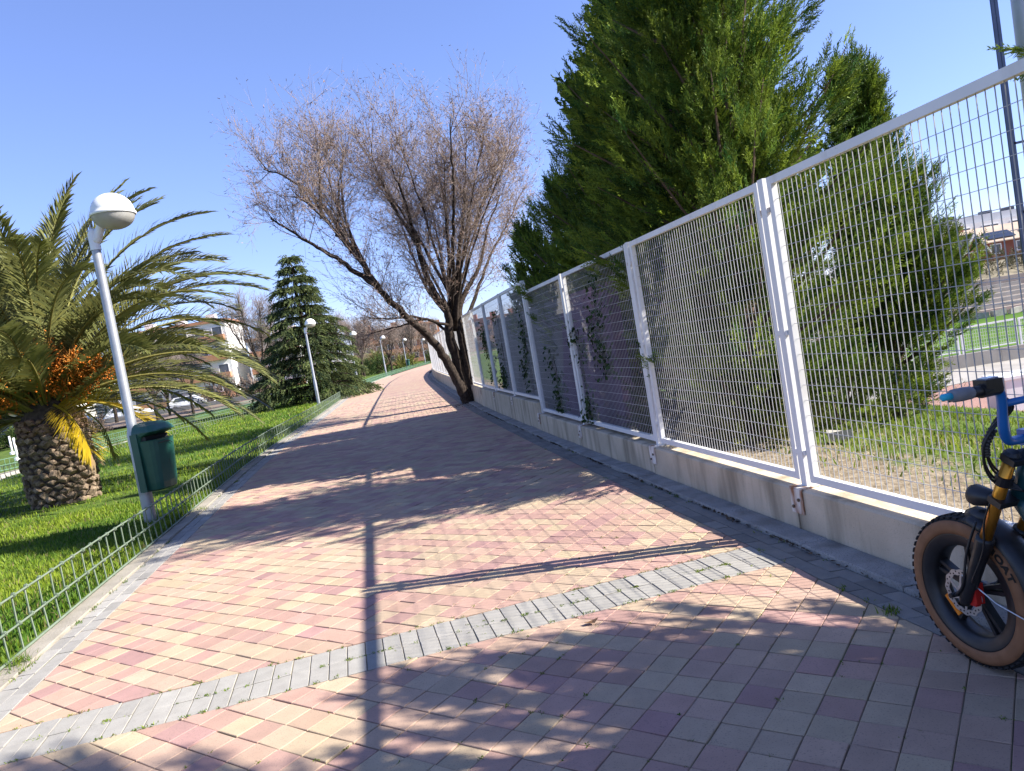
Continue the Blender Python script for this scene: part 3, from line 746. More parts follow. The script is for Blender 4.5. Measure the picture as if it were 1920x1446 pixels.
cypress((2.95, 11.3, gz(2.95, 11.3)), 6.3, 1.6, 'cypress directly behind the tallest one', 27, nbr=110, per=62, z_low=0.05, tmpl=SPRH, size=0.55, shape=lambda t: (1 - t) ** 0.42)
cypress((3.6, 13.4, gz(3.6, 13.4)), 7.0, 1.8, 'second cypress in the row behind the tallest one', 28, nbr=110, per=62, z_low=0.05, tmpl=SPRH, size=0.55, shape=lambda t: (1 - t) ** 0.42)
cypress((4.3, 16.0, gz(4.3, 16.0)), 7.8, 1.9, 'farthest cypress in the row behind the tallest one', 29, nbr=100, per=60, z_low=0.05, tmpl=SPRH, size=0.55, shape=lambda t: (1 - t) ** 0.42)
cypress((5.0, 0.95, gz(5.0, 0.95)), 7.0, 2.45, 'cypress whose branch tips hang into the top right corner above the fence', 26, nbr=150, per=84, z_low=0.03, tmpl=SPRH, size=0.44,
        tips=[((4.2, 1.6, 1.7), (2.30, 3.12, 2.28)), ((4.2, 1.6, 1.5), (2.42, 3.05, 1.95)), ((4.2, 1.6, 1.9), (2.35, 3.0, 2.5))],
        extra=[((4.8, 1.2, 0.4), (3.7, 2.2, 1.6)), ((4.8, 1.2, 0.8), (4.2, 2.5, 2.1)), ((4.8, 1.2, 1.2), (4.7, 2.75, 2.7)), ((4.8, 1.2, 1.6), (4.4, 2.9, 3.2)), ((4.8, 1.2, 2.0), (5.0, 2.95, 3.6)), ((4.8, 1.2, 1.0), (3.6, 2.3, 2.3)), ((4.9, 1.2, 2.4), (4.6, 2.7, 3.9))])
# dense low bushes between fence and cypresses
def shrub(loc, rad, h, label, seed, n=330, cols=((0.02, 0.05, 0.012), (0.09, 0.12, 0.02)), size=0.26, cat='shrub', name='shrub', group=None, tmpl=None, m=None):
    r = np.random.default_rng(seed); loc = np.array(loc, float); ro = root(name, tuple(loc), label, cat, group)
    parts = []
    for k in range(7):
        a = r.uniform(0, 6.28); e = loc + np.array([math.cos(a) * rad * 0.6, math.sin(a) * rad * 0.6, h * r.uniform(0.5, 0.85)])
        parts.append(tube([loc + np.array([0, 0, -0.06]), (loc + e) / 2 + r.normal(0, 0.04, 3), e], [0.02, 0.013, 0.004], 5))
    obj_from('stems', *join(parts), MT['barkcyp'], ro)
    D = r.normal(size=(n, 3)); D[:, 2] = np.abs(D[:, 2]); D /= np.linalg.norm(D, axis=1)[:, None]; rr = r.random(n) ** 0.4
    P = loc + D * np.array([rad, rad, h * 0.85]) * rr[:, None]; Dd = D + np.array([0, 0, 0.5]) + r.normal(0, 0.35, (n, 3))
    V, F, T = foliage(P, Dd, size * r.uniform(0.6, 1.3, n), r, tmpl or SPR, cols); big('foliage', V, F, m or MT['cyp'], ro, tint=T)
    return ro
shrub((2.35, 7.35, gz(2.35, 7.35)), 0.55, 0.75, 'low yellowish green bush just behind the white fence posts', 31, 300, ((0.05, 0.075, 0.012), (0.14, 0.14, 0.02)))
shrub((1.75, 8.4, gz(1.75, 8.4)), 0.45, 0.9, 'dark low bush behind the third fence panel', 32, 260, ((0.02, 0.04, 0.012), (0.06, 0.08, 0.02)))
shrub((3.5, 8.2, gz(3.5, 8.2)), 0.8, 0.9, 'spreading green juniper at the foot of the cypresses', 33, 420, ((0.03, 0.06, 0.012), (0.11, 0.14, 0.02)))

# ------------------------------------------------------------------ cedar beyond the lawn
def cedar(loc, height, radius, label, seed):
    r = np.random.default_rng(seed); loc = np.array(loc, float); ro = root('cedar_tree', tuple(loc), label, 'tree')
    limbs = [tube([loc + np.array([0, 0, t * height - 0.1]) for t in np.linspace(0, 0.97, 8)], np.linspace(0.26, 0.02, 8), 10)]
    Ps, Ds, Ss = [], [], []
    for k in range(130):
        t = 0.03 + 0.93 * (k + r.random()) / 130; t = math.floor(t * 15 + r.normal(0, 0.12)) / 15 + 0.03; az = k * 2.399 + r.normal(0, 0.3)
        if t > 0.97: continue
        reach = radius * (1 - t) ** 0.85 * r.uniform(0.75, 1.12) + 0.15; p0 = loc + np.array([0, 0, t * height])
        hd = np.array([math.cos(az), math.sin(az), 0.0])
        pts = np.array([p0 + hd * reach * u + np.array([0, 0, 0.25 * reach * u - 0.38 * reach * u * u]) for u in np.linspace(0, 1, 6)])
        limbs.append(tube(pts, np.linspace(0.05, 0.01, 6), 4, cap=False))
        n_ = int(18 + 34 * reach); u = 0.15 + 0.85 * r.power(1.5, n_); side = r.normal(0, 0.17, n_) * reach * (1.1 - 0.5 * u)
        sv_ = np.array([-hd[1], hd[0], 0])
        P = p0 + hd * (reach * u)[:, None] + sv_ * side[:, None] + np.array([0, 0, 1.0]) * (0.25 * reach * u - 0.38 * reach * u * u - np.abs(side) * 0.25 + r.normal(0, 0.04, n_))[:, None]
        Dd = hd * 0.9 + sv_ * (np.sign(side) * 0.5)[:, None] + np.array([0, 0, -1.0]) * (0.35 + 0.5 * u)[:, None] + r.normal(0, 0.3, (n_, 3))
        Ps.append(P); Ds.append(Dd); Ss.append(r.uniform(0.30, 0.62, n_))
    obj_from('trunk', *join(limbs), MT['bark'], ro)
    V, F, T = foliage(np.concatenate(Ps), np.concatenate(Ds), np.concatenate(Ss), r, SPRD, ((0.035, 0.060, 0.030), (0.145, 0.170, 0.055)), 0.18)
    big('crown', V, F, MT['cyp'], ro, tint=T)
cedar((-10.25, 39.2, 0), 7.9, 3.3, 'dark conical cedar with drooping layered branches left of the path', 41)

# ------------------------------------------------------------------ leaning bare tree beside the fence
LIMBS = {
 'lean':[(-1.22,20.40,-0.1),(-1.35,20.40,0.32),(-1.57,20.40,1.02),(-1.91,20.10,1.85),(-2.57,19.60,2.78),(-3.02,19.20,3.48),(-3.27,18.90,4.18),(-3.76,18.60,5.09),(-4.24,18.40,6.27),(-4.62,18.30,7.13)],
 'lean_low':[(-3.02,19.20,3.48),(-3.67,18.80,4.14),(-4.23,18.50,4.61),(-4.83,18.10,5.15),(-5.29,17.90,5.58)],
 'lean_mid':[(-3.27,18.90,4.18),(-4.08,19.50,5.80),(-4.94,19.70,6.68),(-5.89,19.80,7.16)],
 'lean_up':[(-3.11,19.10,3.80),(-3.55,19.80,5.21),(-3.53,20.20,6.55),(-3.20,20.40,7.82)],
 'a':[(-1.15,20.5,-0.1),(-1.27,20.60,0.52),(-1.45,20.50,1.77),(-1.40,20.40,2.57),(-1.70,20.10,3.27),(-1.82,19.60,4.44),(-1.91,19.20,5.52),(-2.07,18.90,6.45),(-2.06,18.70,7.72)],
 'b':[(-1.35,20.50,2.31),(-1.22,20.70,3.34),(-1.10,20.90,4.27),(-1.01,21.10,5.43),(-1.01,21.30,6.92),(-0.99,21.40,8.39)],
 'c':[(-1.29,20.60,2.0),(-0.98,20.40,3.27),(-0.78,20.20,4.13),(-0.47,20.00,5.14),(-0.13,19.80,6.67),(0.14,19.70,8.46)],
 'd':[(-1.0,20.60,-0.1),(-1.12,20.60,0.50),(-1.15,20.60,1.69),(-1.09,20.70,2.53),(-0.70,21.00,3.20),(-0.32,21.20,3.71),(0.08,21.40,4.73),(0.69,21.70,5.85),(1.46,21.90,7.54)],
 'e':[(-1.10,20.60,1.98),(-0.63,21.40,2.83),(0.02,22.20,4.04),(0.88,22.80,5.25),(1.81,23.20,6.80)],
 'f':[(-1.39,20.40,2.47),(-1.93,21.40,3.36),(-2.29,22.40,4.61),(-2.55,23.00,5.87),(-2.80,23.40,7.13)],
 'g':[(-1.16,20.60,2.88),(-0.86,19.40,4.28),(-0.60,18.60,5.44),(-0.43,18.10,6.58),(-0.17,17.80,7.57)],
 'h':[(-1.41,20.40,2.18),(-2.20,19.90,2.51),(-2.99,19.50,2.59),(-3.73,19.20,2.79)],
 'i':[(-1.41,20.40,1.95),(-2.05,21.00,2.45),(-2.87,21.40,2.41),(-3.70,21.70,2.36),(-4.54,21.90,2.27)],
 'j':[(-1.82,19.60,4.44),(-2.30,19.90,5.58),(-2.61,20.10,6.79),(-2.57,20.30,7.97)]}
_r = np.random.default_rng(5)
for _k in range(11):
    _a = _k * 0.571 + 0.2; _e = np.array((-0.75 + 2.35 * math.cos(_a), 20.6 + 2.3 * math.sin(_a), 6.3 + _r.uniform(-0.6, 1.6))); _b = np.array((-1.25, 20.5, _r.uniform(2.1, 3.0)))
    LIMBS['n%d' % _k] = [tuple(_b), tuple(_b + (_e - _b) * 0.33 + np.array((0.0, 0.0, 0.35))), tuple(_b + (_e - _b) * 0.68 + np.array((0, 0, 0.3))), tuple(_e)]
for _k in range(5):
    _b = np.array((-2.9 - 0.25 * _k, 19.3 - 0.2 * _k, 3.4 + 0.45 * _k)); _e = np.array((-4.6 + 0.35 * _k + _r.normal(0, .3), 19.2 + (-1.6, 1.5, -0.4, 1.0, 0.2)[_k], 6.2 + 0.35 * _k)); LIMBS['m%d' % _k] = [tuple(_b), tuple((_b + _e) / 2 + np.array((0, 0, 0.25))), tuple(_e)]
LR = {'lean': (0.165, 0.022), 'lean_low': (0.075, 0.02), 'lean_mid': (0.07, 0.015), 'lean_up': (0.06, 0.015), 'a': (0.19, 0.014), 'b': (0.085, 0.012), 'c': (0.095, 0.012), 'd': (0.15, 0.016),
      'e': (0.07, 0.015), 'f': (0.07, 0.015), 'g': (0.06, 0.012), 'h': (0.045, 0.012), 'i': (0.045, 0.01), 'j': (0.05, 0.012)}
for _k in LIMBS:
    if _k not in LR: LR[_k] = (0.045, 0.010)
def twig_batch(P0, D, L, r0, r):
    """k three-point triangular twigs"""
    k = len(P0); Fm = frames(D, r); d = Fm[:, :, 2]
    mid = P0 + d * (L * 0.5)[:, None] + r.normal(0, 0.05, (k, 3)) * L[:, None]; end = P0 + d * L[:, None] + np.array([0, 0, 0.10]) * L[:, None]
    V = []
    for P, rad in ((P0, r0), (mid, r0 * 0.7)):
        for a in (0, 2.094, 4.189): V.append(P + (Fm[:, :, 0] * math.cos(a) + Fm[:, :, 1] * math.sin(a)) * np.asarray(rad)[:, None])
    V.append(end); V = np.stack(V, 1).reshape(-1, 3); o = (np.arange(k) * 7)[:, None]
    q = [(0, 1, 4), (0, 4, 3), (1, 2, 5), (1, 5, 4), (2, 0, 3), (2, 3, 5), (3, 4, 6), (4, 5, 6), (5, 3, 6)]
    F = np.concatenate([o + list(t) for t in q], 0)
    return V, F, mid, end, d
def bare_tree(name, loc, limbs, radii, label, seed, group=None, n1=16, n2=9, n3=6, L1=1.5, L2=0.75, L3=0.36, seeds=True, up=0.55, tcol=((0.11, 0.085, 0.075), (0.23, 0.19, 0.175)), scol=((0.10, 0.060, 0.050), (0.20, 0.13, 0.105)), r1=0.014, trim=1.0):
    r = np.random.default_rng(seed); ro = root(name, loc, label, 'tree', group)
    main = []; P1, D1, L_1 = [], [], []
    for k, pts in limbs.items():
        q = bez(pts, 6); q = q[:max(4, int(len(q) * trim))]; n_ = len(q); a, b_ = radii[k]; rad = b_ + (a - b_) * (1 - np.linspace(0, 1, n_)) ** 1.1
        q[1:-1] += r.normal(0, 0.012, (n_ - 2, 3)); o = obj_from('limb', *tube(q, rad, 8), MT['bark'], ro, smooth=True)
        ln = np.linalg.norm(np.diff(q, axis=0), axis=1).sum(); m_ = int(n1 * ln / 2.0)
        u = 0.25 + 0.75 * r.power(1.5, m_); ii = (u * (n_ - 1)).astype(int).clip(0, n_ - 2); base = q[ii] + (q[ii + 1] - q[ii]) * (u * (n_ - 1) - ii)[:, None]
        T = q[ii + 1] - q[ii]; T /= np.linalg.norm(T, axis=1)[:, None]
        D = T * 0.6 + r.normal(0, 0.55, (m_, 3)) + np.array([0, 0, up])
        hi = base[:, 2] > 1.9
        P1.append(base[hi]); D1.append(D[hi]); L_1.append((L1 * r.uniform(0.55, 1.25, m_) * (1.15 - 0.55 * u))[hi])
    P1, D1, L_1 = np.concatenate(P1), np.concatenate(D1), np.concatenate(L_1)
    col = lambda k, c: (lambda f: np.array(c[0]) * (1 - f) + np.array(c[1]) * f)(r.random((k, 1)))
    out = []
    V, F, mid, end, d = twig_batch(P1, D1, L_1, np.full(len(P1), r1) * r.uniform(0.7, 1.2, len(P1)), r); out.append((V, F, np.repeat(col(len(P1), (np.array(tcol[0]) * 0.6, tcol[0])), 7, 0)))
    def child(P0, mid, end, d, L, n_, Lc, spread, upv):
        k = len(P0); u = r.uniform(0.2, 1.0, (k, n_, 1))
        a = np.where(u < 0.5, P0[:, None] + (mid - P0)[:, None] * (u * 2), mid[:, None] + (end - mid)[:, None] * (u * 2 - 1)).reshape(-1, 3)
        D = np.repeat(d, n_, 0) * 0.75 + r.normal(0, spread, (k * n_, 3)) + np.array([0, 0, upv])
        return a, D, np.repeat(L, n_) / L.mean() * Lc * r.uniform(0.5, 1.3, k * n_)
    P2, D2, L_2 = child(P1, mid, end, d, L_1, n2, L2, 0.5, 0.25)
    V, F, mid, end, d = twig_batch(P2, D2, L_2, np.full(len(P2), r1 * 0.45), r); out.append((V, F, np.repeat(col(len(P2), tcol), 7, 0)))
    if n3:
        P3, D3, L_3 = child(P2, mid, end, d, L_2, n3, L3, 0.55, 0.2)
        V, F, mid3, end3, d3 = twig_batch(P3, D3, L_3, np.full(len(P3), max(r1 * 0.25, 0.0036)), r); out.append((V, F, np.repeat(col(len(P3), tcol), 7, 0)))
    V, F, T = merge(out); big('twigs', V, F, MT['twig'], ro, tint=T, kind='stuff')
    if seeds and n3:
        k = int(len(P3) * 1.2); i_ = r.integers(0, len(P3), k); u = r.uniform(0.3, 1, (k, 1)); P = mid3[i_] + (end3[i_] - mid3[i_]) * u
        TV = np.array([(-0.12, 0, 0), (0.12, 0, 0.05), (0.10, 0.03, 0.9), (-0.04, -0.02, 1.0)]); TF = np.array([(0, 1, 2), (0, 2, 3)])
        Dd = d3[i_] + r.normal(0, 0.7, (k, 3)); V, F = scatter(TV, TF, frames(Dd, r), P, r.uniform(0.035, 0.075, k)); big('dry_buds', V, F, MT['twig'], ro, tint=np.repeat(col(k, scol), 4, 0), kind='stuff')
    return ro
bare_tree('bare_tree', (-1.17, 20.45, 0), LIMBS, LR, 'large leafless tree with dark forked trunk leaning over the path from the fence', 51, n1=10, n2=9, n3=5, L1=1.35, L2=0.66, L3=0.30, up=0.42, r1=0.011, trim=0.87, tcol=((0.16, 0.118, 0.095), (0.33, 0.26, 0.22)), scol=((0.15, 0.09, 0.065), (0.29, 0.19, 0.145)))

# ------------------------------------------------------------------ palm
def palm(loc, label, seed, nf=150, trunk_h=1.45, tr=0.51, length=4.35, bases=True, name='palm_tree', fruit=True, group=None, leaflets=88, sc=1.0):
    r = np.random.default_rng(seed); loc = np.array(loc, float); ro = root(name, tuple(loc), label, 'palm', group)
    prof = [(tr * 0.86, -0.1), (tr * 0.95, 0.15), (tr, 0.5), (tr * 0.98, 0.9), (tr * 0.93, 1.25), (tr * 0.9, trunk_h), (tr * 0.62, trunk_h + 0.35), (0.05, trunk_h + 0.6)]
    prof = [(a * sc, b_ * sc) for a, b_ in prof]
    V, F = lathe(prof, 26, tuple(loc)); V = V + r.normal(0, 0.01, V.shape)
    trunk = obj_from('trunk', V, F, MT['palmtrunk'], ro, smooth=True)
    if bases:
        mes = []
        for v in range(5):
            rv = np.random.default_rng(90 + v); j = lambda s: rv.normal(0, s)
            W, H_ = 0.105, 0.062
            P = [(-W, 0, 0.01 + j(.006)), (0, 0, -H_ + j(.006)), (W, 0, 0.0 + j(.006)), (0, 0, H_ + j(.006)),
                 (-W * 0.72, -0.055, 0.032 + j(.008)), (0, -0.075, -0.012 + j(.008)), (W * 0.72, -0.055, 0.03 + j(.008)), (j(.01), -0.05, 0.075 + j(.008)),
                 (j(.015), -0.072, 0.036)]
            Fq = [(0, 1, 5, 4), (1, 2, 6, 5), (2, 3, 7, 6), (3, 0, 4, 7), (4, 5, 8), (5, 6, 8), (6, 7, 8), (7, 4, 8)]
            me = bpy.data.meshes.new('leaf_base'); me.from_pydata(P, [], Fq); me.materials.append(MT['leafbase'] if v < 4 else MT['leafbaseb']); mes.append(me)
        rows = 15; per = 19
        for i in range(rows):
            z = 0.04 + i * 0.103; rad = np.interp(z, [p[1] for p in prof], [p[0] for p in prof])
            for k in range(per):
                a = 2 * math.pi * (k + 0.5 * (i % 2)) / per + r.normal(0, 0.03)
                d_ = (math.cos(a), math.sin(a))
                if d_[0] * -loc[0] + d_[1] * -loc[1] < -5: continue          # side turned away from the path
                o = bpy.data.objects.new('leaf_base', mes[r.integers(0, 4) if z < 1.2 else 4]); C.objects.link(o)
                o.location = (loc[0] + d_[0] * rad, loc[1] + d_[1] * rad, loc[2] + z + r.normal(0, 0.01)); o.rotation_euler = (r.normal(0, .2) + (0.35 if z > 1.3 else 0), r.normal(0, .22), a + math.pi / 2 + r.normal(0, .12))
                s_ = r.uniform(0.75, 1.28); o.scale = (s_, s_, s_ * 1.05); o.parent = trunk
                if trunk in WLD: pass
    crown = loc + np.array([0, 0, (trunk_h + 0.2) * sc])
    def frond(az, el, L, bend, yellow=0.0, label=None, dry=0.0, twist=None):
        n_ = 26; t = np.linspace(0, 1, n_); e = R(el) - R(bend) * t ** 1.35
        hd = np.array([math.cos(az), math.sin(az), 0]); step = L / (n_ - 1)
        p = [crown + hd * 0.22 * sc + np.array([0, 0, r.normal(0.05, 0.12)])]
        for i in range(n_ - 1): p.append(p[-1] + (hd * math.cos(e[i]) + np.array([0, 0, 1]) * math.sin(e[i])) * step)
        p = np.array(p); p += np.outer(t ** 2, np.array([-hd[1], hd[0], 0])) * r.normal(0, 0.25)
        T = np.gradient(p, axis=0); T /= np.linalg.norm(T, axis=1)[:, None]
        sd = np.array([-hd[1], hd[0], 0]); tw = r.normal(0, 0.35) if twist is None else twist
        parts = []
        rv, rf = tube(p, np.linspace(0.032, 0.004, n_) * sc, 4, cap=False); rf3 = [(a, b_, c) for a, b_, c, d in rf] + [(a, c, d) for a, b_, c, d in rf]
        g1 = np.array((0.075, 0.095, 0.032)); g2 = np.array((0.195, 0.200, 0.066)); yl = np.array((0.48, 0.34, 0.02)); br = np.array((0.20, 0.14, 0.07))
        base = (g1 * (1 - 0.5) + g2 * 0.5) * r.normal(1, 0.12)
        rach = np.array((0.22, 0.20, 0.06)) * (1 - yellow) + np.array((0.5, 0.36, 0.03)) * yellow
        parts.append((rv, np.array(rf3), np.tile(rach, (len(rv), 1))))
        nl = leaflets; Vl, Fl, Tl = [], [], []
        for s in (-1, 1):
            u = np.linspace(0.13, 0.995, nl) + r.normal(0, 0.004, nl); ii = (u * (n_ - 1)).clip(0, n_ - 1.001); i0 = ii.astype(int); f = (ii - i0)[:, None]
            B = p[i0] * (1 - f) + p[i0 + 1] * f; Tt = T[i0]
            up = np.cross(sd[None], Tt); up /= np.linalg.norm(up, axis=1)[:, None]; up *= np.sign(up[:, 2:3] + 1e-6) if el > -90 else 1
            lat = s * sd * math.cos(tw) + up * math.sin(tw) * s
            ang = np.interp(u, [0, 0.3, 1], [0.9, 1.0, 0.38]) + r.normal(0, 0.07, nl)
            d = Tt * np.cos(ang)[:, None] + (lat * 0.86 + up * 0.42) * np.sin(ang)[:, None] + r.normal(0, 0.05, (nl, 3)); d /= np.linalg.norm(d, axis=1)[:, None]
            ln = sc * 0.56 * np.interp(u, [0, 0.12, 0.35, 0.75, 1], [0.25, 0.62, 1.0, 0.82, 0.42]) * r.uniform(0.85, 1.12, nl)
            wv = np.cross(d, up); wv /= np.linalg.norm(wv, axis=1)[:, None] + 1e-9; wv = (wv * 0.75 + up * 0.5 * s) * 0.0165 * sc
            mid = B + d * (ln * 0.5)[:, None]; end = B + d * ln[:, None] - np.array([0, 0, 1]) * (ln * r.uniform(0.05, 0.22, nl))[:, None]
            Vl.append(np.stack([B - wv * 0.5, B + wv * 0.5, mid + wv, mid - wv, end], 1).reshape(-1, 3)); o = (np.arange(nl) * 5)[:, None] + (0 if s < 0 else nl * 5)
            Fl.append(np.concatenate([o + [0, 1, 2], o + [0, 2, 3], o + [3, 2, 4]], 0))
            yv_ = np.clip(yellow + 0.25 * dry * u, 0, 1)[:, None] if yellow else np.clip(r.normal(0.05, 0.04, (nl, 1)), 0, 0.2)
            c = base * (1 - yv_) + yl * yv_; c = c * r.normal(1, 0.1, (nl, 1))
            if dry: c = np.where((u > 0.93)[:, None], br * 2, c)
            Tl.append(np.repeat(c, 5, 0))
        parts.append((np.concatenate(Vl), np.concatenate(Fl), np.concatenate(Tl)))
        V, F, T_ = merge(parts); o = big('frond', V, F, MT['palm'], ro, tint=T_)
        if label: o['label'] = label
    for k in range(nf):
        t = (k + 0.5) / nf; el = 87 - 84 * t ** 1.15 + r.normal(0, 5); az = k * 2.39996 + r.normal(0, 0.12)
        front = math.cos(az + 1.02) > 0.45 and el < 35
        if front: el = 24 + (el + 5) * 0.5
        if fruit and math.cos(az + 0.85) > 0.55 and 8 < el < 52 and r.random() < 0.5: continue
        L = length * r.uniform(0.86, 1.08) * (0.82 + 0.18 * math.sin(math.pi * min(1, t + 0.2)))
        frond(az, el, L, 46 + 40 * math.sin(math.pi * t) * r.uniform(0.7, 1.2) + (8 if t < .3 else 0))
    if fruit:
        frond(-0.72, -12, 1.75, 58, 0.95, 'bright yellow dying frond hanging down over the trunk', 1.0, twist=0.5)
        frond(-0.05, 0, 1.9, 80, 0.6, 'yellowing frond hanging beside the lamp pole', 0.6)
        frond(-2.6, -5, 2.0, 65, 0.25, None, 0.6)
        for k, (az, el) in enumerate(((-0.62, 38), (-0.95, 46), (-0.35, 30), (-2.0, 30), (-1.75, 24))):
            hd = np.array([math.cos(az), math.sin(az), 0]); L = 1.55
            q = bez([crown, crown + hd * 0.5 + np.array([0, 0, 0.5 * math.sin(R(el)) + 0.1]), crown + hd * L * math.cos(R(el)) + np.array([0, 0, L * math.sin(R(el)) * 0.75])], 6)
            st = tube(q, np.linspace(0.03, 0.012, len(q)), 5, cap=False); sv_ = [(a, b_, c) for a, b_, c, d in st[1]] + [(a, c, d) for a, b_, c, d in st[1]]
            n_ = 190; i_ = r.integers(len(q) // 2, len(q), n_); B = q[i_]; D = hd * 0.7 + r.normal(0, 0.75, (n_, 3)) + np.array([0, 0, 0.1])
            tv, tf, m3, e3, _ = twig_batch(B, D, r.uniform(0.25, 0.5, n_), np.full(n_, 0.0085), r); e3 = e3 - np.array([0, 0, 0.08])
            oc = np.array((0.50, 0.21, 0.03)); oc2 = np.array((0.60, 0.17, 0.015))
            bd = np.array([(0, 0, 1), (1, 0, 0), (-0.5, 0.87, 0), (-0.5, -0.87, 0), (0, 0, -1)]) * 1.0; bf = np.array([(0, 1, 2), (0, 2, 3), (0, 3, 1), (4, 2, 1), (4, 3, 2), (4, 1, 3)])
            nb = 420; jj = r.integers(0, n_, nb); bp_ = m3[jj] + (e3[jj] - m3[jj]) * r.random((nb, 1)); bv, bf2 = scatter(bd, bf, frames(r.normal(size=(nb, 3)), r), bp_, r.uniform(0.013, 0.024, nb))
            V, F, T_ = merge([(st[0], np.array(sv_), np.tile(oc, (len(st[0]), 1))), (tv, tf, np.tile(oc, (len(tv), 1))), (bv, bf2, np.tile(oc2, (len(bv), 1)) * r.normal(1, 0.15, (len(bv), 1)))])
            big('fruit_cluster', V, F, MT['fruit'], ro, tint=T_)
    return ro
palm((-7.95, 12.9, 0.0), 'large stout date palm with orange fruit stalks on the lawn at the left', 61)

# ------------------------------------------------------------------ painted wall and ivy behind the stepped panels
pm = bpy.data.materials.new('painted_wall'); pm.use_nodes = True
nt = pm.node_tree; n = nt.nodes; l = nt.links; b = n['Principled BSDF']; b.inputs['Roughness'].default_value = 0.85; b.inputs['Specular IOR Level'].default_value = 0.2
g = n.new('ShaderNodeNewGeometry'); sx = n.new('ShaderNodeSeparateXYZ'); l.new(g.outputs['Position'], sx.inputs[0])
ma = n.new('ShaderNodeMath'); ma.operation = 'MULTIPLY_ADD'; ma.inputs[1].default_value = 0.55; l.new(sx.outputs[2], ma.inputs[0]); l.new(sx.outputs[1], ma.inputs[2])
nz = n.new('ShaderNodeTexNoise'); nz.inputs['Scale'].default_value = 1.5; nz.inputs['Detail'].default_value = 6; l.new(g.outputs['Position'], nz.inputs['Vector'])
mb = n.new('ShaderNodeMath'); mb.operation = 'MULTIPLY_ADD'; mb.inputs[1].default_value = 0.5; l.new(nz.outputs[0], mb.inputs[0]); l.new(ma.outputs[0], mb.inputs[2])
rp = n.new('ShaderNodeMapRange'); rp.inputs[1].default_value = 12.05; rp.inputs[2].default_value = 12.15; l.new(mb.outputs[0], rp.inputs[0])
cp = n.new('ShaderNodeValToRGB'); cp.color_ramp.elements[0].color = (0.075, 0.038, 0.085, 1); cp.color_ramp.elements[1].color = (0.12, 0.062, 0.135, 1); l.new(nz.outputs[0], cp.inputs[0])
cg = n.new('ShaderNodeValToRGB'); cg.color_ramp.elements[0].color = (0.11, 0.11, 0.11, 1); cg.color_ramp.elements[1].color = (0.18, 0.18, 0.175, 1); l.new(nz.outputs[0], cg.inputs[0])
mx = n.new('ShaderNodeMix'); mx.data_type = 'RGBA'; l.new(rp.outputs[0], mx.inputs[0]); l.new(cp.outputs[0], mx.inputs[6]); l.new(cg.outputs[0], mx.inputs[7]); l.new(mx.outputs[2], b.inputs['Base Color'])
ysw = np.arange(8.8, 17.4, 0.5)
sec = [(0.42, -0.1), (0.42, 1.98), (0.56, 1.98), (0.56, -0.1)]
V = [(xw(y) + t, y, z) for y in ysw for t, z in sec]; F = [(i * 4 + j, i * 4 + j + 1, i * 4 + j + 5, i * 4 + j + 4) for i in range(len(ysw) - 1) for j in range(3)] + [(0, 1, 2, 3), tuple(range(len(V) - 4, len(V)))[::-1]]
tag(obj_from('painted_wall', V, F, pm), 'grey and purple painted wall close behind the stepped fence panels', 'wall')
leafT = np.array([(0, 0, 0), (0.45, 0.28, 0.05), (0.30, 0.75, 0.0), (0, 1.0, -0.05), (-0.30, 0.75, 0.0), (-0.45, 0.28, 0.05)]); leafF = np.array([(0, 1, 2), (0, 2, 3), (0, 3, 4), (0, 4, 5)])
def ivy(y0, z0, zt, w_, n_, label, seed, col=((0.022, 0.045, 0.012), (0.06, 0.10, 0.03))):
    r = np.random.default_rng(seed); ro = root('ivy', (float(xw(y0)) + 0.2, y0, z0), label, 'climbing plant', 'ivy on the white fence')
    st = []
    for k in range(5):
        q = [(xw(y0) + FX + 0.03 + r.normal(0, 0.01), y0 + r.normal(0, w_ * 0.5) * t + 0.05 * math.sin(4 * t + k), z0 + (zt - z0) * t * r.uniform(0.9, 1.0)) for t in np.linspace(0, 1, 6)]
        st.append(tube(q, np.linspace(0.007, 0.003, 6), 5, cap=False))
    obj_from('stems', *join(st), MT['bark'], ro)
    nc = max(3, n_ // 60); cz = r.uniform(z0, zt, nc); cy = y0 + r.normal(0, w_ * 0.6, nc)
    i_ = r.integers(0, nc, n_); yy = cy[i_] + r.normal(0, 0.09, n_); zz = np.clip(cz[i_] + r.normal(0, 0.13, n_), z0, zt + 0.1)
    P = np.stack([xw(yy) + FX + r.normal(0.02, 0.045, n_), yy, zz], 1); D = np.stack([np.full(n_, -0.7), r.normal(0, 0.5, n_), r.normal(0.3, 0.4, n_)], 1)
    V, F = scatter(leafT - np.array([0, 0.4, 0]), leafF, frames(D, r), P, r.uniform(0.03, 0.065, n_)); f = r.random((n_, 1)); T = np.array(col[0]) * (1 - f) + np.array(col[1]) * f
    big('leaves', V, F, MT['cyp'], ro, tint=np.repeat(T, 6, 0), kind='stuff')
ivy(9.2, 0.35, 1.5, 0.22, 420, 'ivy climbing the near post of the purple-backed panel', 71)
ivy(8.3, 0.9, 2.0, 0.30, 420, 'dark ivy hanging in the panel right of the purple wall', 72)
ivy(10.6, 0.4, 1.2, 0.25, 300, 'ivy clump low on the panel before the wall steps up', 73)
ivy(12.3, 0.6, 1.9, 0.3, 460, 'ivy clump on the first raised panel', 74)
ivy(14.6, 0.6, 2.0, 0.35, 520, 'tall strand of ivy on the second raised panel', 75)
ivy(16.4, 0.6, 2.0, 0.35, 520, 'ivy strands on the fence just before the bare tree', 76)

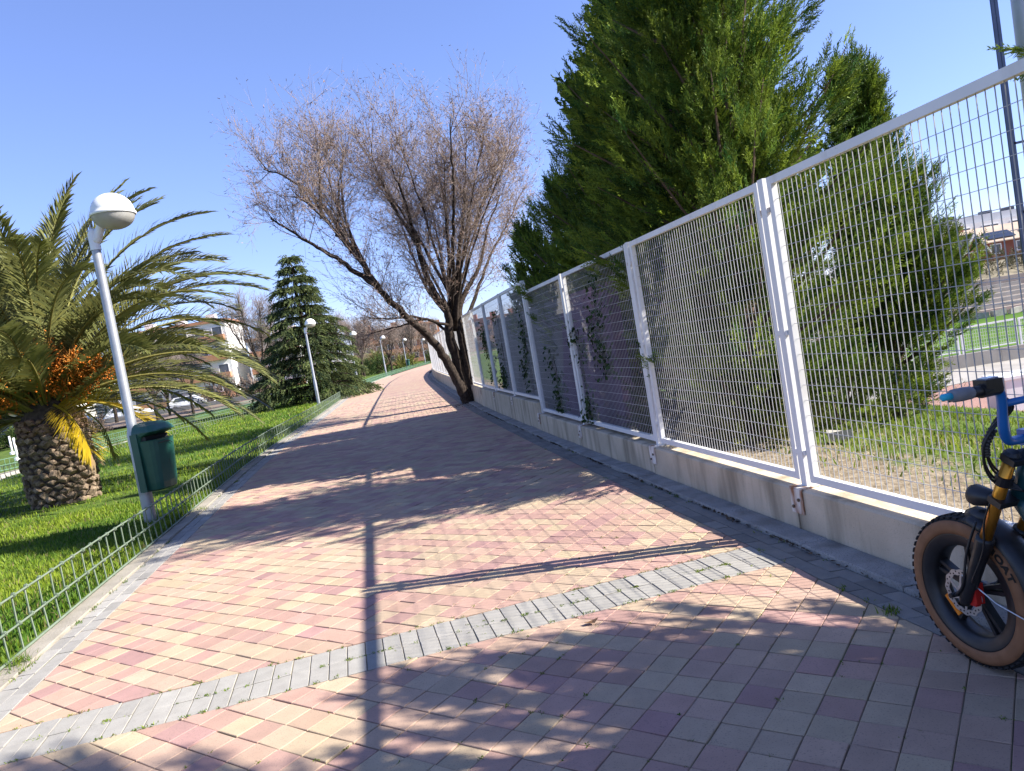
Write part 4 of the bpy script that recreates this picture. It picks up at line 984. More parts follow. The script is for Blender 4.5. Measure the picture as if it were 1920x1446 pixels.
# ------------------------------------------------------------------ small things on the path
leafm = mat('dry_leaf', (0.20, 0.10, 0.045), (0.34, 0.19, 0.09), 40, 0.8, 0.3, 150)
q = np.array([(-0.5, 0, 0.1), (-0.2, 0.22, 0.02), (0.15, 0.2, 0.12), (0.5, 0.03, 0.28), (0.2, -0.18, 0.05), (-0.2, -0.22, 0.16), (0, 0, 0.0)]) * 0.085
tag(obj_from('fallen_leaf', q, [(0, 6, 1), (1, 6, 2), (2, 6, 3), (3, 6, 4), (4, 6, 5), (5, 6, 0)], leafm, loc=(0.195, 3.735, 0.006)), 'single curled brown leaf lying by the grey band of blocks', 'leaf')
# weeds in joints and beside the kerb
def weeds(name, spots, label):
    X, Y, Hh = [], [], []
    for x, y, s, k, h in spots:
        X.append(rng.normal(x, s, k)); Y.append(rng.normal(y, s * 1.2, k)); Hh.append(rng.uniform(0.3, 1, k) * h)
    X, Y, Hh = map(np.concatenate, (X, Y, Hh)); o = blades(name, X, Y, np.full(len(X), 0.0), Hh, grass_cols(X, Y, len(X)) * 0.9, 0.0028, 0.8)
    o['label'] = label; o['category'] = 'weeds'
sp = []
for k in range(46):
    y = 4 + 16 * random.random() ** 1.6; sp.append((float(xl(y)) - 0.225 + random.gauss(0, 0.015), y, 0.02, random.randint(8, 40), random.uniform(0.015, 0.04)))
sp.append((float(xl(4.62)) - 0.30, 4.62, 0.035, 160, 0.085)); sp.append((float(xl(4.5)) - 0.27, 4.5, 0.03, 60, 0.05)); sp.append((float(xl(9.6)) - 0.25, 9.6, 0.05, 90, 0.06))
for k in range(60):
    y = 3.2 + 14 * random.random() ** 1.5; sp.append((float(xr(y)) + random.choice((0.0, 0.2, 0.2, 0.365)) + random.gauss(0, 0.006), y, 0.015, random.randint(6, 22), random.uniform(0.008, 0.025)))
sp.append((float(xr(3.28)) + 0.0, 3.3, 0.02, 70, 0.03))
for k in range(150):
    t = random.uniform(0.05, 3.95); s_ = random.choice((0, BW / 2, BW / 2, BW, BW)); p = band_u0 + band_d * t - band_n * s_; sp.append((p[0], p[1], 0.009, random.randint(5, 22), random.uniform(0.006, 0.013)))
for k in range(260):
    i_, j_ = random.randint(-14, 10), random.randint(-12, 16); u = random.random(); c = G0 + (ex * PT * (i_ + u) + ey * PT * j_ if random.random() < 0.5 else ex * PT * i_ + ey * PT * (j_ + u))
    if xl(c[1]) + 0.1 < c[0] < xr(c[1]) - 0.05 and c[1] > 2.2: sp.append((c[0], c[1], 0.006, random.randint(4, 14), random.uniform(0.004, 0.009)))
weeds('joint_weeds', sp, 'sparse weeds and moss in the paving joints and along the kerbs')

# ------------------------------------------------------------------ parked electric bicycle (front wheel points along the fence)
BM = {'tyre': mat('tyre_rubber', (0.012, 0.012, 0.013), (0.022, 0.021, 0.020), 30, 0.75, 0.3, 120, obj=False), 'tan': mat('tan_sidewall', (0.21, 0.095, 0.042), (0.26, 0.12, 0.055), 18, 0.7, 0.1, 90, obj=False),
      'black': mat('matt_black_metal', (0.010, 0.010, 0.011), (0.018, 0.018, 0.019), 25, 0.42, obj=False, spec=0.5), 'gold': mat('gold_stanchion', (0.66, 0.27, 0.03), (0.72, 0.31, 0.04), 10, 0.28, metal=0.75, obj=False),
      'rotor': mat('steel_rotor', (0.52, 0.50, 0.47), (0.62, 0.60, 0.57), 30, 0.35, metal=0.8, obj=False), 'red': mat('red_anodised', (0.50, 0.02, 0.02), (0.6, 0.03, 0.02), 20, 0.35, obj=False, metal=0.3),
      'orange': mat('orange_reflector', (0.75, 0.20, 0.01), (0.85, 0.26, 0.02), 60, 0.2, obj=False, spec=0.7), 'blue': mat('blue_paint', (0.010, 0.115, 0.36), (0.014, 0.135, 0.40), 12, 0.28, obj=False, spec=0.55),
      'grip': mat('grey_grip', (0.16, 0.165, 0.18), (0.21, 0.215, 0.23), 30, 0.6, obj=False), 'cyan': mat('light_blue_cap', (0.02, 0.36, 0.52), (0.03, 0.42, 0.58), 30, 0.45, obj=False), 'teal': mat('dark_teal_paint', (0.006, 0.045, 0.055), (0.010, 0.06, 0.07), 10, 0.3, obj=False, spec=0.5),
      'screen': mat('display_glass', (0.20, 0.24, 0.32), (0.25, 0.29, 0.38), 20, 0.12, obj=False, spec=0.7), 'print': mat('tyre_print', (0.015, 0.012, 0.010), (0.02, 0.016, 0.012), 20, 0.7, obj=False)}
bike = root('electric_bicycle', (1.589, 2.733, 0), 'fat-tyre electric bicycle with gold fork and blue handlebar at the right edge', 'bicycle', rz=math.atan2(0.187, 0.983))
bike.rotation_euler = (0, R(0), math.atan2(0.187, 0.983))
# local axes: x right, y forward, z up; front axle at (0, 0, RW)
RW = 0.287; TW = 0.048
def ring_loft(prof, n=64):
    """prof: list of (radius, x) swept round the x axis, closed"""
    k = len(prof); V = [(x, r_ * math.cos(a), r_ * math.sin(a)) for a in np.linspace(0, 2 * math.pi, n, endpoint=False) for r_, x in prof]
    F = [(i * k + j, i * k + (j + 1) % k, ((i + 1) % n) * k + (j + 1) % k, ((i + 1) % n) * k + j) for i in range(n) for j in range(k)]
    return np.array(V), F
def wheel(y, name, front=True):
    w = obj_from(name, *lathe([(0.0, -0.045), (0.022, -0.045), (0.03, -0.02), (0.03, 0.02), (0.022, 0.045), (0.0, 0.045)], 18), BM['black'], bike, keep=False, smooth=True)
    w.location = (0, y, RW); w.rotation_euler = (0, math.pi / 2, 0)
    def sub(nm, q, m, smooth=True):
        V = np.asarray(q[0], float); V = np.stack([-V[:, 2], V[:, 1], V[:, 0]], 1)   # into the hub's turned frame
        o = obj_from(nm, V, q[1], m, w, keep=False, smooth=smooth); return o
    # tyre carcass
    prof = [(0.192, 0.034), (0.215, 0.046), (0.245, TW), (0.268, 0.042), (0.281, 0.026), (0.2835, 0), (0.281, -0.026), (0.268, -0.042), (0.245, -TW), (0.215, -0.046), (0.192, -0.034)]
    ty = sub('tyre', ring_loft(prof, 72), BM['tyre'])
    knobs = []
    for i in range(54):
        a0 = 2 * math.pi * i / 54
        for x, da, r_ in ((-0.034, 0.0, 0.277), (-0.012, 0.055, 0.2845), (0.012, 0.0, 0.2845), (0.034, 0.055, 0.277)):
            a = a0 + da; ca, sa = math.cos(a), math.sin(a); M3 = np.array([[1, 0, 0], [0, -sa, ca], [0, ca, sa]]).T
            M3 = np.stack([np.array([1, 0, 0]), np.array([0, -sa, ca]), np.array([0, ca, sa])], 1)
            knobs.append(box((x, r_ * ca, r_ * sa), (0.016, 0.019, 0.006), M3=M3))
    V, F = join(knobs); o = sub('tread', (V, F), BM['tyre'], False); o['kind'] = 'stuff'
    for s in (-1, 1):
        pr = [(0.268, s * 0.0440), (0.252, s * (TW + 0.0018)), (0.238, s * (TW + 0.0022)), (0.2195, s * 0.0495), (0.2195, s * 0.040), (0.268, s * 0.038)]
        sub('sidewall', ring_loft(pr if s > 0 else pr, 72), BM['tan'])
    pr = [(0.214, 0.0465), (0.2195, 0.0480), (0.2195, 0.036), (0.190, 0.030), (0.182, 0.0), (0.190, -0.030), (0.2195, -0.036), (0.2195, -0.0480), (0.214, -0.0465), (0.176, -0.040), (0.168, -0.02), (0.168, 0.02), (0.176, 0.040)]
    sub('rim', ring_loft(pr, 64), BM['black'])
    for i in range(5):
        for da in (-0.10, 0.10):
            a = 2 * math.pi * i / 5 + 0.35; p = np.array([0, math.cos(a + da * 1.5) * 0.026, math.sin(a + da * 1.5) * 0.026]); q = np.array([0, math.cos(a + da) * 0.17, math.sin(a + da) * 0.17])
            sub('spoke', beam(p, q, 0.030, 0.014, up=(1, 0, 0)) if False else beam(p, q, 0.014, 0.030, up=(1, 0, 0)), BM['black'], False)
    # rotor on the left side (x negative)
    rx = -0.058; parts = []; n_ = 60
    V = []; F = []
    for i in range(n_):
        a = 2 * math.pi * i / n_; w1 = 0.0025 * math.cos(6 * a * 2)
        for r_ in (0.066 + w1, 0.086 + w1):
            for x in (rx, rx + 0.002): V.append((x, r_ * math.cos(a), r_ * math.sin(a)))
    for i in range(n_):
        a = i * 4; b2 = ((i + 1) % n_) * 4
        F += [(a, b2, b2 + 2, a + 2), (a + 1, a + 3, b2 + 3, b2 + 1), (a, a + 1, b2 + 1, b2), (a + 2, b2 + 2, b2 + 3, a + 3)]
    parts.append((V, F))
    for i in range(6):
        a = 2 * math.pi * i / 6; p = np.array([rx + .001, 0.024 * math.cos(a), 0.024 * math.sin(a)]); q = np.array([rx + .001, 0.068 * math.cos(a + .5), 0.068 * math.sin(a + .5)]); parts.append(beam(p, q, 0.009, 0.002, up=(1, 0, 0)))
    parts.append(tube([(rx - 0.001, 0, 0), (rx + 0.004, 0, 0)], 0.028, 16))
    ro_ = sub('brake_rotor', join(parts), BM['rotor'], False)
    hl = []
    for i in range(30):
        a = 2 * math.pi * i / 30; r_ = 0.073 if i % 2 else 0.079; hl.append(tube([(rx - 0.0006, r_ * math.cos(a), r_ * math.sin(a)), (rx + 0.0026, r_ * math.cos(a), r_ * math.sin(a))], 0.0035, 8))
    sub('vent_hole', join(hl), BM['black'], False)['kind'] = 'stuff'
    if front:
        # orange reflector low on the forward side
        a = R(-42); c = np.array([-0.03, 0.118 * math.cos(a), 0.118 * math.sin(a)]); t = np.array([0, -math.sin(a), math.cos(a)])
        rf = sub('reflector', beam(c - t * 0.042, c + t * 0.042, 0.012, 0.022, up=(0, math.cos(a), math.sin(a))), BM['orange'], False)
        # raised lettering on the left sidewall, upper rear
        for ch, ad in zip('XBOAT', (118, 127.5, 136, 144.5, 152.5)):
            cu = bpy.data.curves.new('lettering', 'FONT'); cu.body = ch; cu.size = 0.036; cu.align_x = 'CENTER'; cu.align_y = 'CENTER'; cu.extrude = 0.0006; cu.offset = 0.0016
            tmp = bpy.data.objects.new('lettering', cu); C.objects.link(tmp)
            me = bpy.data.meshes.new_from_object(tmp); bpy.data.objects.remove(tmp)
            a = R(ad); rad = 0.2455
            cv = np.array([v.co[:] for v in me.vertices]); cv[:, 0] *= 1.35
            # seen from the left (looking towards +x): right = -y, up = +z
            out = np.array([0, math.cos(a), math.sin(a)]); rt = np.array([0, math.sin(a), -math.cos(a)])
            W3 = np.array([-(TW + 0.0026), 0, 0]) + out * rad + cv[:, :1] * -rt * -1 + cv[:, 1:2] * out + np.array([-1.0, 0, 0]) * cv[:, 2:3]
            sub('letter', (W3, [tuple(p.vertices) for p in me.polygons]), BM['print'], False)
    return w
wheel(0, 'front_wheel'); wheel(-1.12, 'rear_wheel', False)
def bp(nm, q, m, smooth=False, parent=None): return obj_from(nm, q[0], q[1], m, parent or bike, keep=False, smooth=smooth)
AX = np.array([0, 0, RW]); fdir = np.array([0, -0.44, 0.898]); fdir /= np.linalg.norm(fdir)     # up the fork
off = np.array([0, 0.035, 0])
fork = None
for s in (-1, 1):
    x = s * 0.078; b0 = AX + np.array([x, -0.034, -0.012]); b1 = b0 + fdir * 0.285; t1 = b0 + fdir * 0.63
    q = tube([b0 - fdir * 0.015, b0 + fdir * 0.01, b0 + fdir * 0.08, b0 + fdir * 0.2, b1, b1 + fdir * 0.012], [0.020, 0.025, 0.024, 0.026, 0.031, 0.030], 14)
    bp('fork_lower', q, BM['black'], True)
    bp('stanchion', tube([b1, t1], 0.0205, 16), BM['gold'], True)
    bp('stanchion_cap', tube([t1 - fdir * 0.008, t1 + fdir * 0.02, t1 + fdir * 0.03], [0.027, 0.027, 0.018], 14), BM['black'])
    bp('clamp', tube([b1 + fdir * 0.245, b1 + fdir * 0.278], 0.028, 14), BM['black'])
    bp('clamp', tube([b1 + fdir * 0.165, b1 + fdir * 0.185], 0.026, 14), BM['black'])
S0 = AX + np.array([0, -0.062, 0.0])        # steerer line, slightly behind the legs
for h, w_, hh in ((0.632, 0.21, 0.022), (0.46, 0.21, 0.022)):
    c = AX + fdir * h + np.array([0, -0.034, -0.012]); bp('fork_crown', beam(c + np.array([-w_ / 2, -0.012, 0]), c + np.array([w_ / 2, -0.012, 0]), 0.055, hh, up=fdir), BM['black'])
bp('head_tube', tube([S0 + fdir * 0.46, S0 + fdir * 0.61], 0.040, 18), BM['teal'], True)
# axle nut, caliper with its bracket
bp('axle', tube([(-0.115, 0, RW), (0.115, 0, RW)], 0.009, 10), BM['black'])
q = join([box((-0.062, -0.072, RW + 0.022), (0.034, 0.026, 0.078), M3=None), box((-0.070, -0.060, RW - 0.018), (0.020, 0.04, 0.014)), box((-0.070, -0.055, RW + 0.055), (0.020, 0.03, 0.012))])
bp('caliper', q, BM['red'])
bp('motor_cable', tube(bez([(-0.10, -0.01, RW + 0.0), (-0.105, -0.06, RW + 0.06), (-0.09, -0.08, RW + 0.18), (-0.07, -0.12, RW + 0.30)], 6), 0.005, 6), BM['black'], True)
# mudguard: front stub and long rear flap
def guard(a0, a1, w0=0.058):
    V = []; F = []; n_ = 18; k = 7
    for i in range(n_):
        a = R(a0 + (a1 - a0) * i / (n_ - 1))
        for j in range(k):
            t = -1 + 2 * j / (k - 1); r_ = 0.313 - 0.028 * abs(t) ** 2.2; V.append((t * w0, r_ * math.cos(a), RW + r_ * math.sin(a)))
    F = [(i * k + j, i * k + j + 1, (i + 1) * k + j + 1, (i + 1) * k + j) for i in range(n_ - 1) for j in range(k - 1)]
    return V, F
gd = bp('front_mudguard', guard(98, 185), BM['black'], True)
md = gd.modifiers.new('thick', 'SOLIDIFY'); md.thickness = 0.004
bp('mudguard_tip', join([tube([(0, -0.12, RW + 0.295), (0, -0.05, RW + 0.295), (0, -0.01, RW + 0.292)], [0.03, 0.034, 0.018], 12)]), BM['black'], True)
bp('stay', tube([(-0.07, -0.02, RW + 0.075), (-0.066, -0.16, RW + 0.01), (-0.062, -0.31, RW - 0.02)], 0.0025, 6), BM['rotor'])
# headlight
hc = np.array([-0.02, -0.115, 0.668])
bp('headlight', tube([hc + np.array([0, -0.05, 0]), hc + np.array([0, -0.03, 0]), hc + np.array([0, 0.03, 0]), hc + np.array([0, 0.045, 0])], [0.015, 0.03, 0.04, 0.036], 18), BM['black'], True)
# handlebar: blue, high-rise with a cross bar
hb = np.array([0, -0.334, 0.905]); yb_ = -0.405; zt = 1.100
for s in (-1, 1):
    q = bez([hb, (s * 0.06, -0.336, 0.905), (s * 0.118, -0.352, 0.915), (s * 0.148, -0.372, 0.965), (s * 0.160, -0.392, 1.05), (s * 0.172, -0.400, 1.085), (s * 0.205, yb_, zt), (s * 0.30, yb_ - 0.01, zt + 0.003)], 7)
    hbar = bp('handlebar', tube(q, 0.0150, 12), BM['blue'], True)
    g0, g1 = np.array([s * 0.245, yb_ - 0.004, zt + 0.001]), np.array([s * 0.365, yb_ - 0.016, zt + 0.006])
    bp('grip_sleeve', tube([g0 + (g1 - g0) * t for t in (-0.05, 0, 0.34)], [0.017, 0.018, 0.0175], 12), BM['black'], True)
    bp('grip', tube([g0 + (g1 - g0) * t for t in (0.3, 0.36, 0.6, 0.92, 1.0)], [0.0165, 0.020, 0.0215, 0.0205, 0.016], 12), BM['grip'], True)
    bp('bar_end', tube([g1, g1 + (g1 - g0) * 0.25, g1 + (g1 - g0) * 0.28], [0.0115, 0.0112, 0.008], 10), BM['cyan'], True)
    bp('brake_lever', tube(bez([(s * 0.225, yb_ + 0.03, zt - 0.004), (s * 0.27, yb_ + 0.05, zt - 0.010), (s * 0.33, yb_ + 0.03, zt - 0.016)], 5), 0.006, 6), BM['black'], True)
    ctl = bp('control', join([box((s * 0.212, yb_ + 0.002, zt + 0.012), (0.06, 0.052, 0.042)), tube([(s * 0.18, yb_, zt), (s * 0.252, yb_ - 0.005, zt)], 0.022, 10), tube(bez([(s * 0.185, yb_ + 0.01, zt + 0.022), (s * 0.158, yb_ + 0.012, zt + 0.012), (s * 0.150, yb_ + 0.02, zt - 0.03)], 4), 0.008, 6)]), BM['black'])
    if s < 0: bp('display', box((s * 0.212, yb_, zt + 0.0352), (0.044, 0.034, 0.005)), BM['screen'])
bp('cross_bar', tube([(-0.157, -0.388, 1.042), (0.157, -0.388, 1.042)], 0.0115, 10), BM['blue'], True)
bp('stem', join([beam(hb + np.array([-0.035, 0.004, 0.0]), hb + np.array([0.035, 0.004, 0.0]), 0.052, 0.052), tube([hb + np.array([0, 0.004, -0.01]), AX + fdir * 0.625 + np.array([0, -0.05, 0])], 0.026, 12)]), BM['blue'])
for k in range(4):
    o_ = np.array([0.008 * (k - 1.5), 0.006 * (k % 2), 0.010 * (k - 1.5)])
    q = bez([np.array((-0.185, yb_ + 0.02, zt - 0.005)), np.array((-0.09 - 0.01 * k, -0.36, 1.02)), np.array((-0.135, -0.325, 0.965)) + o_, np.array((-0.152, -0.300, 0.905)) + o_, np.array((-0.128, -0.272, 0.825)) + o_, np.array((-0.08, -0.262, 0.765)) + o_, np.array((-0.03, -0.30, 0.72))], 7)
    bp('cable', tube(q, 0.0043, 6), BM['black'], True)
q = bez([(-0.137, -0.322, 0.955), (-0.152, -0.300, 0.905), (-0.142, -0.284, 0.86)], 9); bp('cable_wrap', tube(q, [0.0145 if i % 2 else 0.0115 for i in range(len(q))], 8), BM['black'])
bp('brake_cable', tube(bez([(-0.085, -0.25, 0.74), (-0.105, -0.20, 0.62), (-0.10, -0.17, 0.50), (-0.105, -0.11, 0.38), (-0.075, -0.075, RW + 0.06)], 6), 0.0035, 6), BM['black'], True)
# frame, battery, seat, rear end (mostly beyond the right edge of the picture)
bp('down_tube', tube(bez([S0 + fdir * 0.44, (0, -0.40, 0.50), (0, -0.62, 0.34), (0, -0.80, 0.30)], 7), 0.036, 14), BM['teal'], True)
bp('top_tube', tube(bez([S0 + fdir * 0.53, (0, -0.50, 0.70), (0, -0.95, 0.68), (0, -1.22, 0.66)], 7), 0.026, 12), BM['teal'], True)
bp('battery', box((0, -0.55, 0.565), (0.10, 0.32, 0.16)), BM['black'])
bp('seat', tube(bez([(0, -0.55, 0.76), (0, -0.62, 0.78), (0, -0.95, 0.775), (0, -1.28, 0.80)], 5), [0.03] + [0.085] * 13 + [0.05] * 2, 12), BM['black'], True)
for s in (-1, 1):
    bp('chain_stay', tube([(s * 0.05, -0.78, 0.30), (s * 0.085, -1.12, RW)], 0.016, 10), BM['teal'])
    bp('seat_stay', tube([(s * 0.05, -1.05, 0.67), (s * 0.085, -1.12, RW)], 0.014, 10), BM['teal'])
    bp('crank', tube([(s * 0.08, -0.78, 0.30), (s * 0.085, -0.78 + s * 0.16, 0.30)], 0.012, 8), BM['black'])
    bp('pedal', box((s * 0.135, -0.78 + s * 0.16, 0.30), (0.09, 0.085, 0.022)), BM['black'])
bp('kickstand', tube([(-0.09, -1.0, 0.27), (-0.20, -0.93, 0.01)], 0.009, 8), BM['black'])

# ------------------------------------------------------------------ sports ground beyond the fence (about 2.7 m lower)
ZF = -2.75
MT['pitch'] = mat('pitch_turf', (0.045, 0.105, 0.010), (0.095, 0.165, 0.018), 0.35, 0.95, 0.5, 12, spec=0.1)
MT['pale'] = mat('pale_concrete', (0.26, 0.24, 0.21), (0.34, 0.315, 0.28), 1.2, 0.9, 0.2, 12, stain=((1.5, 1.5, 0.4), (0.28, 0.26, 0.22), 0.55, 0.6))
MT['stand'] = mat('stand_concrete', (0.29, 0.235, 0.19), (0.37, 0.31, 0.26), 0.7, 0.9, 0.2, 8, stain=((0.6, 0.6, 1.5), (0.28, 0.23, 0.19), 0.55, 0.6))
MT['stone'] = mat('rough_stone', (0.30, 0.28, 0.24), (0.45, 0.42, 0.36), 3, 0.95, 0.6, 14)
structure(obj_from('sports_pitch', [(x, y, ZF + 0.012) for x, y in ((8, 31.5), (70, 31.5), (70, 56), (20, 56.5), (8, 54))], [(0, 1, 2, 3, 4)], MT['pitch']))
# pale paved strip in front of the railing wall
structure(obj_from('walkway', [(x, y, ZF + 0.016) for x, y in ((9, 25.0), (17.0, 26.8), (40, 30), (40, 31.4), (9, 31.4))], [(0, 1, 2, 3, 4)], MT['pale']))
o = root('low_field_wall', (18, 30.4, ZF), 'low pale concrete wall below the white railing of the pitch', 'wall')
for k in range(11): obj_from('wall_block', *box((11.5 + k * 2.4, 30.4, ZF + 0.28), (2.39, 0.3, 0.56)), MT['pale'], o)
# white railing, one thing per bay
for k in range(7):
    x0 = 13.6 + k * 2.42; z0 = ZF + 0.56
    r_ = root('railing', (x0 + 1.1, 30.4, z0), 'white mesh railing bay number %s from the left along the pitch' % ['one', 'two', 'three', 'four', 'five', 'six', 'seven'][k], 'railing', 'white railings along the pitch')
    obj_from('frame', *join([box((x0, 30.4, z0 + 0.55), (0.07, 0.06, 1.1)), box((x0 + 2.25, 30.4, z0 + 0.55), (0.07, 0.06, 1.1)), box((x0 + 1.125, 30.4, z0 + 1.07), (2.18, 0.05, 0.07)), box((x0 + 1.125, 30.4, z0 + 0.12), (2.18, 0.05, 0.05))]), MT['white'], r_)
    g = obj_from('mesh', *join([box((x0 + 0.1 + 0.1 * i, 30.4, z0 + 0.6), (0.008, 0.008, 0.88)) for i in range(21)] + [box((x0 + 1.125, 30.4, z0 + 0.2 + 0.14 * i), (2.18, 0.008, 0.008)) for i in range(6)]), MT['white'], r_); g['kind'] = 'stuff'
# rough stones edging the far side of the pitch
st = root('stone_edging', (34, 54.5, ZF), 'line of rough stones along the far side of the pitch', 'stones')
for k in range(26):
    x = 22 + k * 1.25; y = 54.6 - 0.10 * (x - 22) * 0.3 + random.gauss(0, 0.1); V, F = box((x, y, ZF + 0.2), (1.1 * random.uniform(0.7, 1.05), 0.5, 0.42), rz=random.gauss(0, 0.1)); V = V + rng.normal(0, 0.05, V.shape); obj_from('stone', V, F, MT['stone'], st)
# terraced stand
sd_ = root('terraced_stand', (38, 58, ZF), 'pale terraced concrete stand with long benches behind the pitch', 'stand')
for k in range(5): obj_from('step', *box((42, 58.0 + k * 1.35, ZF + 0.18 + 0.16 * k), (46, 1.33, 0.36 + 0.32 * k)), MT['stand'], sd_)
for k in range(5):
    for j in range(6): obj_from('bench', *box((24.5 + j * 7.0 + 0.6 * k, 58.15 + k * 1.35, ZF + 0.36 + 0.32 * k + 0.16), (6.4, 0.35, 0.30)), MT['pale'], sd_)
obj_from('back_wall', *box((42, 65.1, -0.9), (46, 0.3, 1.3)), MT['stand'], sd_)
# bank behind the stand
bankm = mat('dry_bank', (0.12, 0.105, 0.06), (0.24, 0.20, 0.13), 0.5, 0.95, 0.5, 4)
V = [(x, y, z) for x in (5, 95) for y, z in ((65.3, -1.5), (68, -0.9), (80, 0.6), (88, 1.0), (175, 1.3))]
structure(obj_from('bank', V, [(i, i + 5, i + 6, i + 1) for i in range(4)], bankm))
# shrubs on the bank
r = np.random.default_rng(301); n_ = 2400; x = r.uniform(26, 88, n_); y = 77 + r.normal(0, 2.4, n_); hh = 1.3 + 0.6 * np.sin(x * 0.9) + 0.4 * np.sin(x * 2.3)
P = np.stack([x, y, np.interp(y, [68, 80, 88], [-0.9, 0.6, 1.0]) + r.random(n_) * hh], 1)
V, F, T = foliage(P, r.normal(0, 0.6, (n_, 3)) + np.array([0, 0, 0.8]), r.uniform(0.5, 1.0, n_), r, SPRC, ((0.055, 0.055, 0.025), (0.15, 0.13, 0.075)), 0.25)
o = big('bank_shrubbery', V, F, MT['cyp'], tint=T, kind='stuff'); o['label'] = 'belt of dry brownish shrubs on the bank below the houses'; o['category'] = 'shrubbery'
# thin poles
def pole(name, loc, h, rad, label, m, cat='pole', group=None):
    r_ = root(name, loc, label, cat, group); obj_from('shaft', *tube([loc, (loc[0], loc[1], loc[2] + h)], [rad, rad * 0.8], 10), m, r_, smooth=True)
    obj_from('base', *lathe([(rad * 2.2, 0), (rad * 2.2, 0.12), (rad, 0.14)], 10, loc), m, r_); return r_
MT['greymetal'] = mat('grey_metal', (0.12, 0.13, 0.13), (0.18, 0.19, 0.19), 2, 0.5, metal=0.3)
pole('pole', (26.3, 44.5, ZF), 6.2, 0.09, 'tall dark pole on the pitch, nearer of the two', MT['greymetal'])
pole('pole', (31.4, 55.6, ZF), 6.6, 0.08, 'dark pole at the far edge of the pitch', MT['greymetal'])
# white cabinet on the track
cb = root('cabinet', (13.7, 20.6, ZF), 'white box-shaped cabinet on the reddish track', 'cabinet')
obj_from('body', *box((13.9, 20.6, ZF + 0.45), (1.3, 0.9, 0.9)), MT['white'], cb); obj_from('lid', *box((13.9, 20.6, ZF + 0.94), (1.38, 0.98, 0.08)), MT['white'], cb)
# stone block by the lawn and dry weed
V, F = box((2.93, 6.9, gz(2.93, 6.9) + 0.06), (0.20, 0.12, 0.09), rz=-0.4); V = V + rng.normal(0, 0.01, V.shape)
tag(obj_from('stone_block', V, F, MT['stone']), 'pale broken stone block lying at the foot of the cypress', 'stone')
shrub((6.1, 11.2, gz(6.1, 11.2)), 0.4, 0.75, 'small dry leafless weed at the edge of the sloping lawn', 380, 40, ((0.16, 0.13, 0.07), (0.26, 0.22, 0.13)), 0.5, tmpl=[spray_template(9, 5, 1, 0.015)], name='dry_weed', cat='weed')
# right-hand lawn and straw
k = 32000; s_ = 0.9 + 5.7 * rng.random(k); y = 2.5 + 14 * rng.random(k); keep = rng.random(k) < np.interp(s_, [0.9, 1.9], [0.15, 1.0]); s_, y = s_[keep], y[keep]; k = len(y)
x = xw(y) + s_; o = blades('sloping_lawn_grass', x, y, zs(s_) - 0.01, rng.uniform(0.03, 0.09, k), grass_cols(x, y, k) * 0.9 + np.array([0.03, 0.02, 0.008]), 0.008); o['label'] = 'patchy green grass on the slope beyond the fence'; o['category'] = 'grass'
k = 9000; s_ = 0.22 + 2.6 * rng.random(k) ** 1.3; y = 1.5 + 8 * rng.random(k); x = xw(y) + s_; f = rng.random((k, 1)); o = blades('straw', x, y, zs(s_), rng.uniform(0.01, 0.035, k), np.array([[0.30, 0.23, 0.13]]) * (1 - f) + np.array([[0.50, 0.42, 0.28]]) * f, 0.004, 2.2); o['label'] = 'dry straw litter on the bare soil behind the wall'; o['category'] = 'straw'
# floodlight mast
fm_ = root('floodlight_mast', (9.86, 13.2, -2.7), 'thick pale floodlight mast with a narrow cable ladder at the top right edge', 'mast')
MT['mast'] = mat('mast_paint', (0.42, 0.44, 0.50), (0.50, 0.52, 0.57), 1.5, 0.45, metal=0.2); MT['bluemetal'] = mat('blue_grey_metal', (0.06, 0.09, 0.15), (0.09, 0.12, 0.19), 3, 0.5, metal=0.3)
obj_from('shaft', *tube([(9.86, 13.2, -2.7), (9.86, 13.2, 15)], [0.24, 0.15], 20), MT['mast'], fm_, smooth=True)
obj_from('ladder', *join([beam((9.33 + dx, 13.2, 0), (9.33 + dx, 13.2, 14), 0.03, 0.05, up=(1, 0, 0)) for dx in (-0.035, 0.035)] + [box((9.33, 13.2, 0.2 + 0.3 * i), (0.07, 0.02, 0.025)) for i in range(46)]), MT['bluemetal'], fm_)
for zz in (2.2, 3.4, 5.0, 7.0, 9.0): obj_from('bracket', *beam((9.36, 13.2, zz), (9.70, 13.2, zz + 0.02), 0.03, 0.04), MT['bluemetal'], fm_)
for i in range(4): obj_from('floodlight', *box((9.0 + 0.5 * i, 13.0, 15.1), (0.4, 0.25, 0.4)), MT['mast'], fm_)

